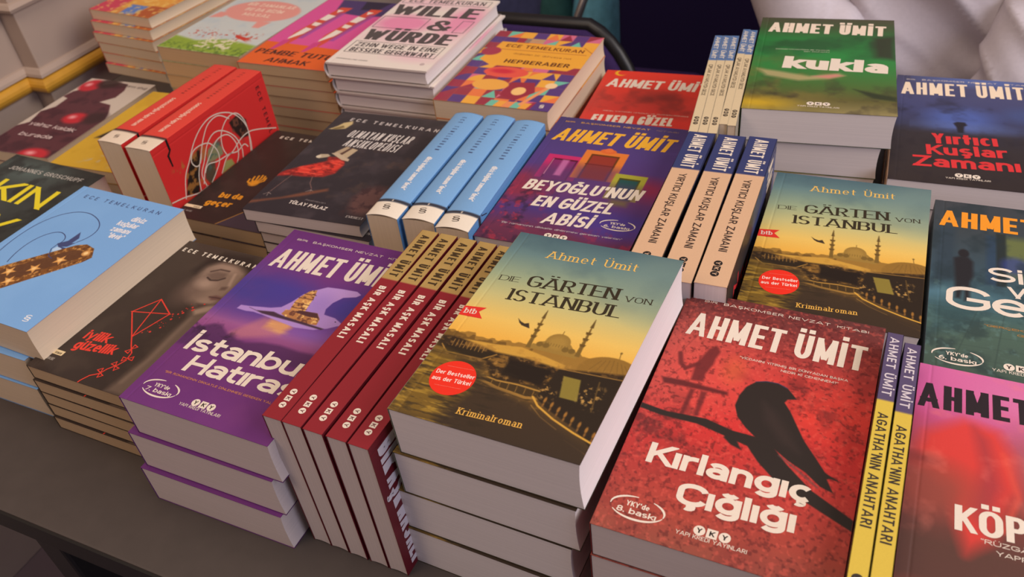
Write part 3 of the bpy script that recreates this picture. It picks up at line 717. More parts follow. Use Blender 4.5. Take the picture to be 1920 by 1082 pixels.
@cover('pink', .135, .21, .6, (180, 80, 130))
def _(a):
    a.grad([(0, (200, 96, 150)), (.1, (194, 80, 140)), (.2, (188, 78, 124)), (.33, (172, 72, 78)), (.5, (124, 62, 56)), (.65, (88, 58, 50)), (1, (86, 54, 48))])
    a.ell((.5, .1), (.4, .1), (214, 140, 172), 14, .5); a.ell((.6, .3), (.2, .14), (150, 100, 104), 14, .6)
    a.poly([(.05, .28), (.2, .2), (.34, .22), (.40, .3), (.42, .42), (.36, .52), (.33, .6), (.24, .66), (.2, .58), (.16, .46), (.02, .40)], (208, 62, 54), 5, .92)
    a.poly([(.24, .22), (.3, .26), (.36, .42), (.30, .58), (.25, .5), (.28, .36)], (150, 56, 62), 4, .7); a.line([(.36, .3), (.42, .44), (.37, .56)], 2, (214, 80, 64), 2, .8)
    a.ell((.1, .47), (.16, .09), (146, 70, 58), 9, .8); a.ell((.06, .38), (.06, .02), (110, 50, 48), 3, .6); a.ell((.1, .9), (.2, .1), (176, 70, 54), 10, .8); a.ell((.6, .62), (.1, .06), (150, 60, 56), 8, .7)
    a.noise(14, 81, (240, 130, 110), .58, .8, .25)
    a.txt('AHMET ÜMİT', (.01, .182), (.85, .16), 21, (44, 34, 38), wx=.21, wy=.16, track=.1, space=.3)
    a.txt('KÖPEK', (.195, .592), (.62, .58), 17, WHT, wx=.22, wy=.16, track=.08); a.txt('BALIĞI', (.66, .578), (.95, .572), 17, WHT, wx=.22, wy=.16, track=.08)
    a.txt('"RÜZGÂR ÇİÇEKLERİNİN', (.29, .612), (.8, .602), 2.9, WHT, wx=.14, wy=.13, track=.2); a.txt('YAPRAKLARI SAVRULUYOR"', (.345, .638), (.9, .63), 2.9, WHT, wx=.14, wy=.13, track=.2)

@cover('veda', .135, .21, .8, (200, 64, 54))
def _(a):
    a.grad([(0, (214, 62, 48)), (.25, (208, 62, 50)), (.4, (192, 62, 54)), (.55, (206, 60, 50)), (1, (170, 52, 48))])
    a.noise(24, 91, (136, 52, 46), .48, .68, .75, box=(.05, .22, 1.0, .5, .12)); a.ell((.55, .3), (.2, .06), (120, 50, 46), 8, .6)
    a.ell((.14, .03), (.055, .035), (228, 170, 40), .5); a.ell((.155, .025), (.045, .03), (214, 62, 48), .5)
    a.txt('AHMET ÜMİT', (.065, .205), (.945, .205), 21, WHT, wx=.195, wy=.16, track=.08, space=.3, italic=.08)
    a.txt('AŞKIN, VATANIN, UMUDUN VE ÖLÜMÜN ROMANI', (.16, .49), (.88, .49), 2, WHT, wx=.13, wy=.12)
    a.txt('ELVEDA GÜZEL', (.1, .62), (.78, .60), 18, WHT, wx=.22, wy=.16, track=.08, italic=.08); a.txt('VATANIM', (.2, .74), (.7, .73), 18, WHT, wx=.22, wy=.16, track=.08, italic=.08)

@cover('mosaic', .1396, .1917, .9, (226, 158, 60))
def _(a):
    r = np.random.RandomState(7); pal = [(90, 62, 120), (230, 166, 66), (112, 184, 160), (152, 52, 72), (206, 106, 136), (226, 120, 70), (90, 62, 120), (150, 56, 70)]
    n, m = 8, 11
    for i in range(n):
        for j in range(m):
            u0, u1, v0, v1 = i / n, (i + 1) / n, j / m, (j + 1) / m; c = pal[r.randint(len(pal))]
            a.poly([(u0, v0), (u1, v0), (u1, v1), (u0, v1)], c)
            k = r.randint(5); c2 = pal[r.randint(len(pal))]
            if k == 0: a.poly([(u0, v0), (u1, v0), (u0, v1)], c2)
            elif k == 1: a.poly([(u0, v1), (u1, v1), ((u0 + u1) / 2, v0)], c2)
            elif k == 2: a.ell((u1, v1), (1 / n, 1 / m), c2)
    for q in range(3):
        a.line([(.33, .1 + .022 * q), (.5, .1 + .022 * q)], 1.6, (112, 184, 160)); a.line([(.02, .27 + .022 * q), (.14, .27 + .022 * q)], 1.6, (112, 184, 160))
    a.poly([(.12, .16), (1, .16), (1, .40), (.9, .5), (.2, .5), (.06, .43), (.1, .3)], (230, 164, 60))
    a.line([(.16, .27), (.96, .27)], .9, (150, 80, 50)); a.line([(.9, .17), (1, .24)], .9, (150, 80, 50))
    a.ell((.1, .31), (.09, .06), (160, 56, 76))
    a.ell((.4, .58), (.2, .07), (222, 88, 72), .5); a.ell((.36, .57), (.1, .03), (200, 50, 64), 2)
    a.poly([(.52, .7), (.72, .68), (.78, .8), (.66, .92), (.5, .86)], (150, 50, 66)); a.ell((.36, .75), (.16, .07), (230, 166, 76)); a.ell((.64, .8), (.06, .05), (238, 190, 120))
    for k, c in enumerate([(112, 184, 160), (230, 160, 70), (226, 140, 90), (112, 184, 160), (230, 160, 70)]): a.poly([(.48 + .07 * k, .93), (.55 + .07 * k, .93), (.53 + .07 * k, 1), (.46 + .07 * k, 1)], c)
    a.line([(.74, .95), (.86, .72)], 5, (230, 150, 96)); a.ell((.87, .7), (.05, .035), (236, 200, 150)); a.poly([(.86, .9), (1, .9), (1, 1), (.84, 1)], (90, 62, 120))
    a.txt('ECE TEMELKURAN', (.19, .235), (.92, .245), 8.5, (120, 62, 34), wx=.2, wy=.17, track=.16); a.txt('HEPBERABER', (.3, .455), (.89, .455), 9.5, (100, 54, 34), wx=.22, wy=.18, track=.14); a.txt('doğadan bir dünyaya not', (.32, .33), (.86, .345), 4.2, (150, 90, 50), wx=.12, wy=.11)
    a.txt('§', (.9, .97), (.94, .97), 8, WHT, wx=.14, wy=.12)

@cover('worth', .1354, .2065, .8, (226, 214, 204))
def _(a):
    pk = (226, 132, 170); dk = (84, 76, 76)
    a.ell((.3, .42), (.3, .12), pk, 10, .9); a.ell((.85, .35), (.18, .2), pk, 12, .8); a.ell((.3, .1), (.4, .08), (232, 180, 198), 12, .6); a.ell((.5, .62), (.45, .06), (232, 180, 198), 10, .6); a.ell((.75, .86), (.2, .05), (228, 170, 190), 9, .5)
    bx = lambda u0, v0, u1, v1: a.curve([(u0, v0), (u1, v0), (u1, v1), (u0, v1), (u0, v0)], .9, dk)
    bx(.03, .035, .95, .115); a.txt('ECE TEMELKURAN', (.09, .1), (.9, .095), 11, dk, wx=.17, wy=.15)
    kw = dict(wx=.3, wy=.15, track=.07)
    a.txt('WILLE', (.03, .30), (.95, .30), 32, dk, **kw); a.txt('&', (.57, .495), (.82, .495), 31, dk, wx=.24, wy=.16); bx(.03, .335, .52, .5); bx(.86, .335, .97, .5); a.txt('WÜRDE', (.05, .675), (.95, .675), 30, dk, **kw)
    bx(.05, .70, .95, .85); a.txt('ZEHN WEGE IN EINE', (.085, .77), (.92, .77), 11, dk, wx=.2, wy=.15, track=.1); a.txt('BESSERE GEGENWART', (.085, .84), (.92, .84), 11, dk, wx=.2, wy=.15, track=.1)
    a.txt('HOFFMANN UND CAMPE', (.06, .945), (.38, .95), 2.6, dk, wx=.15, wy=.13); a.disc((.9, .925), 3, 3, (190, 170, 168))

@cover('birds', .1307, .1981, .7, (46, 40, 44))
def _(a):
    a.grad([(0, (58, 52, 54)), (.3, (52, 46, 50)), (1, (44, 38, 44))])
    a.noise(22, 101, (76, 66, 70), .52, .75, .5); a.noise(14, 102, (92, 70, 60), .55, .75, .4, box=(.4, .3, 1.1, .9, .3))
    red = (198, 48, 40)
    body = [(-.03, .70), (.03, .635), (.118, .588), (.239, .533), (.291, .511), (.27, .47), (.349, .464), (.425, .477), (.461, .527), (.452, .612), (.382, .655), (.226, .672), (.10, .676)]
    a.poly(body, (150, 40, 36), 1.6); a.poly([(.118, .588), (.271, .537), (.33, .56), (.36, .62), (.24, .655), (.132, .65)], (214, 58, 46), 1.6, .9); a.ell((.39, .545), (.06, .055), (212, 60, 46), 2, .9)
    a.within(body, lambda: (a.noise(7, 103, (104, 26, 28), .5, .66, .7, sy=1.8), a.noise(6, 105, (238, 88, 68), .56, .7, .6, sx=.7, sy=2.0)), 1)
    a.poly([(.168, .48), (.181, .453), (.246, .445), (.28, .46), (.26, .475), (.20, .495)], (176, 160, 134), .7); a.ell((.185, .477), (.022, .014), (206, 192, 168), .4)
    a.poly([(.285, .424), (.341, .355), (.38, .362), (.34, .44)], (172, 150, 122), .5); a.poly([(.36, .445), (.40, .365), (.461, .377), (.432, .461)], (180, 160, 130), .5); a.poly([(.33, .44), (.39, .36), (.405, .365), (.36, .45)], (84, 60, 52), .5)
    a.poly([(.266, .434), (.311, .42), (.463, .472), (.467, .492), (.40, .485), (.33, .458)], (186, 166, 140), .5)
    for (P, f) in (([(.12, .67), (.10, .74), (.078, .83)], (.075, .84)), ([(.30, .665), (.33, .72), (.385, .765)], (.39, .775))):
        a.line(P, .8, (130, 96, 88), .3, .9)
        for du, dv in ((-.03, .02), (.01, .03), (.03, .012)): a.line([f, (f[0] + du, f[1] + dv)], .6, (166, 146, 136), .2, .9)
    a.poly([(-.02, .925), (.208, .865), (.343, .805), (.514, .745), (.53, .765), (.354, .837), (.129, .905), (-.02, .955)], (116, 70, 52), 1.8, .9)
    a.poly([(.03, .20), (.083, .161), (.11, .122), (.179, .096), (.199, .125), (.175, .18), (.11, .195)], (196, 174, 124), 1); a.poly([(.06, .19), (.13, .15), (.16, .17), (.1, .2)], (110, 92, 56), .8, .8)
    a.ell((.9, .8), (.13, .12), (104, 70, 66), 4, .8); a.noise(6, 104, (60, 40, 44), .5, .65, .8, box=(.76, .68, 1.1, .93, .06))
    a.txt('ECE TEMELKURAN', (.14, .095), (.985, .125), 6.2, (190, 180, 176), wx=.22, wy=.18, track=.6)
    kw = dict(wx=.105, wy=.08, track=.1, italic=.12)
    a.txt('OLMAYAN KUŞLAR', (.25, .262), (.83, .268), 15, (206, 198, 192), **kw); a.txt('ANSİKLOPEDİSİ', (.29, .352), (.78, .362), 15, (206, 198, 192), **kw)
    a.txt('Resimleyen', (.42, .865), (.6, .872), 2.4, (130, 120, 120), wx=.13, wy=.12); a.txt('TÜLAY PALAZ', (.31, .905), (.645, .92), 5, (222, 210, 200), wx=.2, wy=.17, track=.12); a.txt('EVEREST', (.84, .95), (.98, .953), 3, (200, 190, 186), serif=True, wx=.14, wy=.08)

@cover('passing', .132, .1864, .8, (50, 40, 36))
def _(a):
    a.grad([(0, (54, 42, 38)), (1, (50, 38, 36))]); a.noise(20, 111, (66, 48, 44), .5, .7, .5)
    a.poly([(.44, 1), (.56, .86), (1.0, .4), (1, 1)], (64, 54, 66), .5); a.line([(.44, 1), (.56, .86), (.8, .6), (1, .4)], 1.0, (190, 136, 60))
    gold = (220, 146, 40)
    for k, (u, v) in enumerate(((.29, .55), (.31, .52), (.34, .505), (.37, .495), (.40, .5), (.425, .515))): a.line([(.37, .60), (u + .01, v + .03), (u, v)], 2.2, gold, .4)
    a.ell((.365, .585), (.05, .03), gold, .8, .8)
    a.txt('ECE TEMELKURAN', (.115, .088), (.88, .08), 5.4, WHT, wx=.22, wy=.18, track=.6)
    a.txt('bu da', (.2, .77), (.42, .755), 10, gold, wx=.24, wy=.2, track=.06); a.txt('geçer', (.15, .855), (.40, .84), 10, gold, wx=.24, wy=.2, track=.06)
    a.uvpoly([(.0, .875), (.17, .875), (.17, .90), (.0, .90)], (226, 204, 168)); a.txt('ROMAN', (.09, .895), (.15, .895), 2.2, (60, 44, 40), 2, wx=.15, wy=.13); a.txt('7. BASKI', (.04, .94), (.12, .94), 2.6, (160, 150, 144), wx=.14, wy=.12)

@cover('swan', .137, .1825, .55, (120, 168, 220))
def _(a):
    nv = (62, 72, 116)
    a.noise(40, 121, (128, 176, 226), .4, .7, .5)
    arc = lambda pts, w: a.curve(pts, w, nv)
    def bez(p0, p1, p2, p3, n=22): return [tuple((1 - t) ** 3 * np.array(p0) + 3 * t * (1 - t) ** 2 * np.array(p1) + 3 * t * t * (1 - t) * np.array(p2) + t ** 3 * np.array(p3)) for t in np.linspace(0, 1, n)]
    arc(bez((.10, .66), (-.04, .3), (.2, .17), (.38, .2)) + bez((.38, .2), (.6, .24), (.62, .34), (.545, .415))[1:], .9)
    arc(bez((.25, .66), (.14, .46), (.28, .36), (.36, .38)) + bez((.36, .38), (.46, .40), (.44, .46), (.425, .46))[1:], .9)
    a.poly([(.42, .455), (.47, .42), (.475, .34), (.525, .385), (.52, .43), (.55, .415), (.52, .46), (.48, .47), (.56, .47), (.54, .5), (.5, .5)], nv, .3)
    a.poly([(.49, .555), (.48, .53), (.44, .5), (.45, .475), (.5, .48), (.53, .51), (.545, .545)], (176, 206, 236), .4); arc([(.53, .56), (.48, .55), (.43, .5), (.43, .46)], .8)
    strap = [(.12, .80), (.57, .435), (.64, .41), (.73, .425), (.795, .485), (.77, .53), (.46, .82), (.24, 1.0), (-.1, 1.0)]
    inner = [(.16, .82), (.58, .478), (.64, .458), (.70, .462), (.725, .49), (.705, .52), (.44, .755), (.22, .93), (.02, 1.02)]
    a.poly(strap, (124, 78, 36), .4)
    a.within(strap, lambda: (a.noise(2.2, 122, (216, 160, 84), .5, .64, .75), a.noise(3.0, 123, (84, 50, 28), .52, .66, .7)))
    a.poly(inner, (92, 58, 36), .7, .92)
    for (u, v) in ((.60, .555), (.50, .65), (.355, .71), (.44, .765)):
        st = [(u + r * math.cos(t) / .137 * .001, v + r * math.sin(t) / .1825 * .001) for k in range(10) for r, t in (((7.2 if k % 2 == 0 else 3.0), math.pi * k / 5 - .3),)]
        a.poly(st, (218, 158, 84), .3); a.ell((u, v), (.016, .012), (244, 200, 130), .8)
    a.ell((.715, .468), (.03, .022), (206, 150, 84), .5); a.ell((.715, .468), (.016, .012), (244, 206, 140), .5)
    a.txt('ECE TEMELKURAN', (.125, .09), (.865, .085), 5.2, nv, wx=.16, wy=.14, track=.7)
    for k, (t, u0, u1) in enumerate((('dilsiz', .72, .845), ('kuğular', .655, .84), ('zamanı', .665, .83), ('"devir"', .70, .835))): a.txt(t, (u0, .178 + .05 * k), (u1, .174 + .05 * k), 7.2, (236, 232, 232), wx=.17, wy=.15, track=.06)
    a.txt('§', (.875, .955), (.925, .95), 8, (226, 230, 236), wx=.12, wy=.1)
    a.edge = (150, 60, 56)

@cover('kite', .1275, .1847, .55, (58, 46, 40))
def _(a):
    a.grad([(0, (66, 54, 46)), (.4, (58, 46, 40)), (1, (52, 42, 38))]); a.noise(24, 131, (70, 58, 50), .5, .7, .5)
    sk = (148, 124, 108)
    # a face with closed eyes resting on a hand
    a.poly([(.484, .248), (.46, .16), (.52, .10), (.575, .085), (.70, .10), (.83, .13), (.85, .26), (.84, .36), (.803, .40), (.70, .412), (.60, .395), (.51, .33)], sk, 5, .85)
    a.poly([(.50, .03), (.75, .015), (.90, .1), (.88, .16), (.80, .12), (.697, .095), (.56, .098), (.47, .14), (.45, .22), (.40, .2), (.42, .1)], (44, 34, 30), 4, .9)
    a.ell((.55, .33), (.1, .09), (104, 84, 74), 8, .75); a.ell((.60, .265), (.07, .035), (176, 150, 132), 4, .7); a.ell((.66, .13), (.1, .03), (168, 142, 124), 4, .6); a.ell((.74, .375), (.05, .02), (160, 134, 118), 3, .6)
    a.poly([(.545, .20), (.597, .168), (.681, .164), (.70, .205), (.65, .23), (.60, .233)], (104, 84, 74), 2.2, .8)
    a.line([(.545, .178), (.60, .15), (.68, .148)], 1.8, (62, 46, 42), .8, .85); a.line([(.565, .222), (.61, .235), (.665, .225), (.70, .20)], 1.6, (52, 38, 36), .6, .95)
    a.line([(.745, .16), (.775, .22), (.79, .245)], 3.0, (178, 152, 134), 1.2, .7); a.poly([(.745, .262), (.79, .248), (.79, .275), (.75, .285)], (92, 70, 62), 1.4, .85)
    a.poly([(.725, .34), (.77, .322), (.82, .322), (.83, .345), (.765, .357)], (104, 70, 66), 1.4, .9); a.line([(.73, .341), (.775, .336), (.825, .335)], .9, (60, 40, 40), .5, .9)
    a.poly([(.69, .40), (.80, .385), (.80, .40), (.72, .425)], (70, 54, 48), 2, .8)
    a.poly([(.70, .45), (.79, .398), (.87, .38), (.9, .5), (.86, .70), (.87, .92), (.84, 1), (.70, 1), (.716, .928), (.743, .787), (.732, .622), (.737, .50)], (112, 94, 82), 3.5, .85); a.poly([(.715, .445), (.79, .40), (.84, .385), (.83, .43), (.76, .47)], (164, 140, 122), 1.8, .85); a.line([(.76, .5), (.765, .62), (.775, .78), (.75, .93)], 3, (134, 114, 100), 2.5, .6)
    red = (224, 62, 48); K = [(.295, .55), (.405, .43), (.58, .505), (.5, .685)]
    K = [(.30, .55), (.41, .432), (.585, .505), (.495, .69)]
    a.curve(K + [K[0]], 1.1, red); a.curve([K[0], K[2]], 1.0, red); a.curve([K[1], K[3]], 1.0, red)
    T = [(.495, .69), (.555, .735), (.615, .775), (.63, .82), (.61, .855), (.57, .89), (.55, .925), (.50, .95), (.475, .985), (.47, 1.0)]
    a.curve(T, 1.1, red)
    for (u, v, d) in ((.585, .755, .3), (.63, .81, 1.2), (.60, .865, 2.2), (.55, .92, 2.4)):
        for s in (-1, 1):
            c, n = math.cos(d), math.sin(d); w = 4.6 * s
            pts = [(0, 0), (w, 2.3), (w, -2.3)]
            P = [(u + (x * -n - y * c) / 127.5, v + (x * c - y * n) / 184.7) for x, y in pts]
            a.curve(P + [P[0]], .8, red)
    r = np.random.RandomState(5)
    for k in range(26):
        t = r.rand(); rr = .3 + .9 * r.rand() ** 2
        a.disc((.53 + .19 * t + .02 * r.randn(), .66 - .26 * t + .025 * r.randn()), rr, rr, (206, 58, 48), n=12)
    a.txt('ECE TEMELKURAN', (.145, .085), (.845, .092), 5.4, (230, 218, 200), wx=.22, wy=.18, track=.6)
    a.txt('iyilik', (.165, .775), (.37, .765), 11, red, wx=.2, wy=.17, track=.06, italic=.1); a.txt('güzellik', (.17, .845), (.495, .815), 11, red, wx=.2, wy=.17, track=.06, italic=.1)
    a.uvpoly([(0, .872), (.165, .872), (.165, .90), (0, .90)], (222, 200, 156)); a.txt('ROMAN', (.095, .895), (.15, .895), 2.3, (60, 44, 40), 2, wx=.15, wy=.13); a.txt('7. BASKI', (.055, .935), (.14, .935), 3, (170, 160, 150), wx=.14, wy=.12)

@cover('skin', .1521, .2, .9, (46, 48, 46))
def _(a):
    a.grad([(0, (50, 52, 50)), (.4, (56, 62, 60)), (1, (40, 42, 42))]); a.ell((.35, .12), (.3, .1), (96, 116, 112), 16, .7); a.ell((.1, .5), (.4, .15), (92, 92, 90), 14, .7); a.noise(20, 141, (34, 36, 36), .5, .7, .6)
    a.txt('JOHANNES GROSCHUPF', (.13, .135), (.885, .105), 7, (190, 186, 178), wx=.17, wy=.14, track=.22); ye = (232, 214, 44)
    a.txt('SKIN', (.0, .39), (.88, .385), 34, ye, wx=.2, wy=.17, track=.16, italic=-.08); a.txt('CITY', (.05, .66), (.88, .655), 34, ye, wx=.2, wy=.17, track=.16, italic=-.08)

@cover('berries', .122, .2065, 1.1, (206, 192, 178))
def _(a):
    pl = (92, 50, 58)
    blot = [(.48, .02), (.62, .03), (.7, .12), (.72, .22), (.6, .3), (.8, .32), (.93, .42), (1, .5), (1, 1), (0, 1), (0, .70), (.1, .64), (.02, .5), (.12, .42), (.1, .3), (.0, .28), (.03, .2), (.2, .1), (.36, .06)]
    a.poly(blot, pl, .8); a.within(blot, lambda: a.noise(16, 151, (60, 32, 42), .5, .7, .6), .8)
    for c, r, d in (((.15, .10), (.15, .085), .2), ((.6, .53), (.16, .07), 0), ((.75, .98), (.2, .07), 0)):
        a.ell(c, r, (196, 44, 56), 3); a.ell((c[0] - .05, c[1] - .01), (r[0] * .3, r[1] * .3), (250, 190, 190), 3, .8)
    a.ell((.35, .05), (.15, .07), (54, 36, 36), 4, .9); a.ell((.85, .5), (.15, .08), (56, 36, 40), 5, .8)
    a.txt('barbaros altuğ', (.52, .06), (.96, .08), 6, (90, 70, 66), wx=.16, wy=.14); a.txt('yalnız kaldık', (.13, .67), (.83, .69), 9, (220, 200, 196), wx=.16, wy=.14, italic=.15); a.txt('burada', (.2, .80), (.68, .80), 9, (220, 200, 196), wx=.16, wy=.14, italic=.15)

@cover('yellow', .125, .195, 1.2, (214, 172, 52))
def _(a):
    a.noise(30, 161, (196, 152, 40), .5, .7, .5); a.poly([(.3, .36), (.6, .3), (.9, .38), (1, .6), (.4, .62), (.1, .66)], (52, 42, 36), 2); a.ell((.5, .38), (.16, .08), (140, 110, 50), 4, .8); a.noise(8, 162, (196, 180, 150), .55, .65, .7, box=(.3, .75, 1.0, .95, .1))
    a.txt('PERA MERA', (.35, .1), (.8, .1), 7, (70, 56, 40), wx=.2, wy=.16)

@cover('rainbow', .1356, .195, 1.1, (214, 140, 70))
def _(a):
    a.poly([(0, .5), (.3, .45), (.35, 1), (0, 1)], (206, 66, 92), 2); a.poly([(.3, .6), (.9, .5), (.95, .85), (.4, .9)], (228, 164, 70), 3); a.poly([(.45, .82), (.72, .82), (.72, .98), (.5, 1)], (96, 128, 196), 2); a.poly([(.75, .8), (1, .8), (1, 1), (.72, 1)], (178, 90, 46), 2); a.poly([(.2, .3), (.9, .3), (.8, .5), (.25, .5)], (126, 160, 72), 4); a.poly([(0, 0), (1, 0), (1, .3), (0, .3)], (204, 80, 100), 4)
    a.noise(8, 171, (240, 200, 110), .55, .66, .7)

@cover('tale', .146, .21, 1.0, (196, 202, 200))
def _(a):
    a.noise(20, 181, (180, 194, 200), .5, .7, .6)
    a.ell((.5, .35), (.43, .17), (222, 150, 140), 1.5); a.poly([(.05, .42), (.2, .42), (.16, .5), (.02, .52)], (222, 150, 140), 1.5); a.poly([(.62, .5), (.78, .5), (.74, .6), (.66, .6)], (222, 150, 140), 1.5)
    a.poly([(0, .82), (.3, .86), (.6, .80), (1, .84), (1, 1), (0, 1)], (140, 166, 56), 3); a.noise(4, 182, (84, 112, 44), .5, .66, .8, box=(-.1, .9, 1.1, 1.1, .06)); a.noise(5, 183, (224, 214, 190), .5, .6, .9, box=(.36, .78, .78, .95, .04)); a.noise(4, 184, (190, 80, 60), .6, .66, .9, box=(.1, .68, .9, .8, .04))
    a.poly([(.62, .72), (.85, .76), (.8, .79), (.66, .76)], (196, 62, 48), 1)
    for k, t in enumerate(('BİR ZAMANLAR', 'BU DA BİZİM', 'MASAL')): a.txt(t, (.22 + .06 * k, .28 + .08 * k), (.8 - .06 * k, .28 + .08 * k), 10, (238, 206, 186), wx=.2, wy=.17)
    a.txt('BURHAN EDİ', (.4, .07), (.86, .07), 8, (60, 60, 60), wx=.2, wy=.16)

@cover('legs', .1356, .21, .9, (214, 84, 150))
def _(a):
    og = (222, 98, 40); a.poly([(0, .69), (1, .73), (1, 1), (0, 1)], og)
    a.poly([(.2, -.02), (1, -.02), (1, .2), (.7, .24), (.3, .2)], (74, 56, 104), 1.5); a.poly([(.5, .0), (.8, .0), (.75, .12), (.55, .14)], (46, 38, 60), 1.5)
    for ox, w in ((0, 1.0), (.36, 1.1)):
        a.poly([(.30 + ox, .12), (.44 + ox, .12), (.33 + ox, .5), (.26 + ox, .72), (.20 + ox, .66), (.17 + ox, .55)], (208, 78, 60), 1)
        a.poly([(.36 + ox, .2), (.44 + ox, .2), (.34 + ox, .62), (.28 + ox, .62)], (132, 72, 160), 1.5, .6)
        for q in ([(.30, .16), (.38, .17), (.33, .21)], [(.26, .24), (.37, .26), (.33, .34), (.24, .33)], [(.23, .37), (.33, .385), (.31, .43), (.235, .42)], [(.215, .46), (.305, .475), (.28, .55), (.19, .645), (.18, .62)]):
            a.poly([(u + ox, v) for u, v in q], (232, 220, 208), .4)
        a.poly([(.16 + ox, .66), (.24 + ox, .65), (.23 + ox, .72), (.19 + ox, .79), (.15 + ox, .80)], (200, 66, 130), .6)
    a.txt('PEMBE TUTU', (.04, .86), (.92, .87), 13, (74, 40, 34), wx=.26, wy=.14, track=.12, italic=.08); a.txt('AHMAK', (.26, .96), (.74, .965), 12, (74, 40, 34), wx=.26, wy=.14, track=.1, italic=.08)

@cover('scribble', .124, .186, .8, (206, 46, 44))
def _(a):
    a.poly([(.226,.39),(.21,.304),(.306,.25),(.46,.266),(.435,.336),(.315,.379)], (46, 30, 26), 1.0)
    a.poly([(.548,.879),(.387,.82),(.29,.761),(.242,.664),(.468,.734),(.605,.788)], (40, 28, 22), 1.0)
    a.poly([(.427,.675),(.444,.594),(.565,.621),(.613,.685),(.532,.707)], (84, 68, 52), 1.0)
    a.poly([(.315,.616),(.29,.54),(.379,.508),(.444,.513),(.444,.594),(.419,.659)], (132, 128, 92), 1.0)
    a.poly([(.516,.513),(.54,.465),(.605,.454),(.605,.578)], (150, 146, 82), 1.0)
    a.noise(7, 191, (170, 112, 52), .52, .64, .8, box=(.25, .62, .6, .9, .06)); a.noise(6, 192, (70, 96, 84), .55, .66, .8, box=(.3, .5, .5, .66, .04)); a.noise(5, 190, (120, 70, 52), .55, .68, .8, box=(.2, .27, .48, .4, .04))
    cr = (214, 196, 178)
    def soft(P):
        P = np.array(P); out = []
        for i in range(len(P) - 1):
            p0, p1, p2, p3 = P[max(i - 1, 0)], P[i], P[i + 1], P[min(i + 2, len(P) - 1)]
            for t in np.linspace(0, 1, 7)[:-1]: out.append(tuple(.5 * (2 * p1 + (p2 - p0) * t + (2 * p0 - 5 * p1 + 4 * p2 - p3) * t * t + (3 * p1 - p0 - 3 * p2 + p3) * t ** 3)))
        return out + [tuple(P[-1])]
    for L in (
            [(.573,.895),(.395,.841),(.29,.772),(.185,.702),(.105,.616),(.073,.519),(.105,.417),(.194,.325),(.347,.266),(.5,.266),(.629,.288)],
            [(.605,.772),(.46,.745),(.306,.675),(.194,.616),(.113,.546),(.105,.454),(.194,.379)],
            [(.605,.293),(.411,.261),(.274,.272),(.185,.32),(.185,.401),(.266,.476),(.387,.503),(.492,.487)],
            [(.597,.718),(.476,.723),(.379,.669),(.266,.605),(.218,.53),(.258,.454),(.371,.384),(.508,.358),(.613,.374)],
            [(.605,.675),(.548,.616),(.476,.562),(.379,.551),(.274,.589),(.234,.659),(.242,.728),(.315,.761),(.379,.739),(.371,.702),(.298,.669)],
            [(.565,.734),(.452,.685),(.355,.599),(.29,.519),(.315,.433),(.435,.39),(.548,.401),(.613,.438)],
            [(.516,.997),(.548,.901),(.605,.788),(.605,.707)],
            [(.581,.019),(.476,.164),(.427,.261),(.435,.347),(.484,.433),(.5,.503),(.597,.578)],
            [(.548,.304),(.5,.331),(.516,.401),(.484,.47),(.468,.573),(.435,.653),(.484,.696)],
            ): a.curve(soft(L), 1.3, cr)
    a.txt('ECE TEMELKURAN', (.1, .09), (.9, .09), 6, (70, 26, 30), wx=.2, wy=.17, track=.5)
    a.uvpoly([(0, .865), (.1, .865), (.14, .89), (.24, .89), (.24, .90), (.13, .905), (.1, .88), (0, .88)], (30, 24, 24))

@cover('romance', .136, .2105, .8, (96, 22, 32))
def _(a):
    a.noise(30, 201, (120, 30, 40), .5, .7, .5)
    a.txt('AHMET ÜMİT', (.06, .16), (.94, .16), 22, (206, 176, 90), **CB)
    a.txt('BİR AŞK MASALI', (.06, .965), (.96, .965), 20, (206, 196, 200), wx=.24, wy=.15, track=.07, space=.25)

def art_plain(W, H, rgb, seed=1):
    a = Art(W * 1000, H * 1000, rgb, 6.0); return a
@cover('agatha', .135, .21, 1.5, (40, 36, 38))
def _(a): a.txt('AHMET ÜMİT', (.06, .16), (.94, .16), 22, (206, 196, 190), **CB)
@cover('gece', .133, .21, 1.5, (150, 140, 120))
def _(a): a.poly([(0, 0), (1, 0), (1, .3), (0, .3)], (66, 92, 136), 4); a.txt('AHMET ÜMİT', (.06, .16), (.94, .16), 22, WHT, **CB)

# ---------------------------------------------------------------- the spines (u runs from head to tail, v from front to back board)
SPINES = {}
def spine(kind):
    def deco(fn): SPINES[kind] = fn; return fn
    return deco
def sp_txt(a, st, u0, u1, cap, col, c=.5, **kw):
    vb = c + cap / 2 / a.H
    a.txt(st, (u0, vb), (u1, vb), cap, col, **kw)
def sp_yky(a, us, r, col, ink):
    for u, ch in zip(us, 'YKY'):
        x, y = u * a.W, .5 * a.H
        if ch == 'Y': a.disc((u, .5), r, r, col)
        else: a.ink([(x - r * .9, y - r * .9), (x + r * .9, y - r * .9), (x + r * .9, y + r * .9), (x - r * .9, y + r * .9)], col)
        h = r * 1.05
        for q in text_polys(ch, h * .85, h, wx=.24, wy=.2):
            a.ink(np.stack([q[:, 0] - h * .425, -(q[:, 1] - h * .5)], 1) + (x, y), ink, 2)
@spine('romance')
def _(a):
    a.poly([(-.1, -.1), (.305, -.1), (.305, 1.1), (-.1, 1.1)], (172, 142, 84)); a.noise(30, 301, (150, 122, 70), .5, .7, .4, box=(-.1, -.5, .3, 1.5, .02))
    sp_txt(a, 'AHMET ÜMİT', .03, .285, 7.2, (66, 50, 30), wx=.24, wy=.15, track=.26); sp_txt(a, 'BİR AŞK MASALI', .345, .625, 5.6, WHT, wx=.26, wy=.2, track=.2); sp_yky(a, (.885, .914, .943), 2.5, WHT, (90, 26, 34))
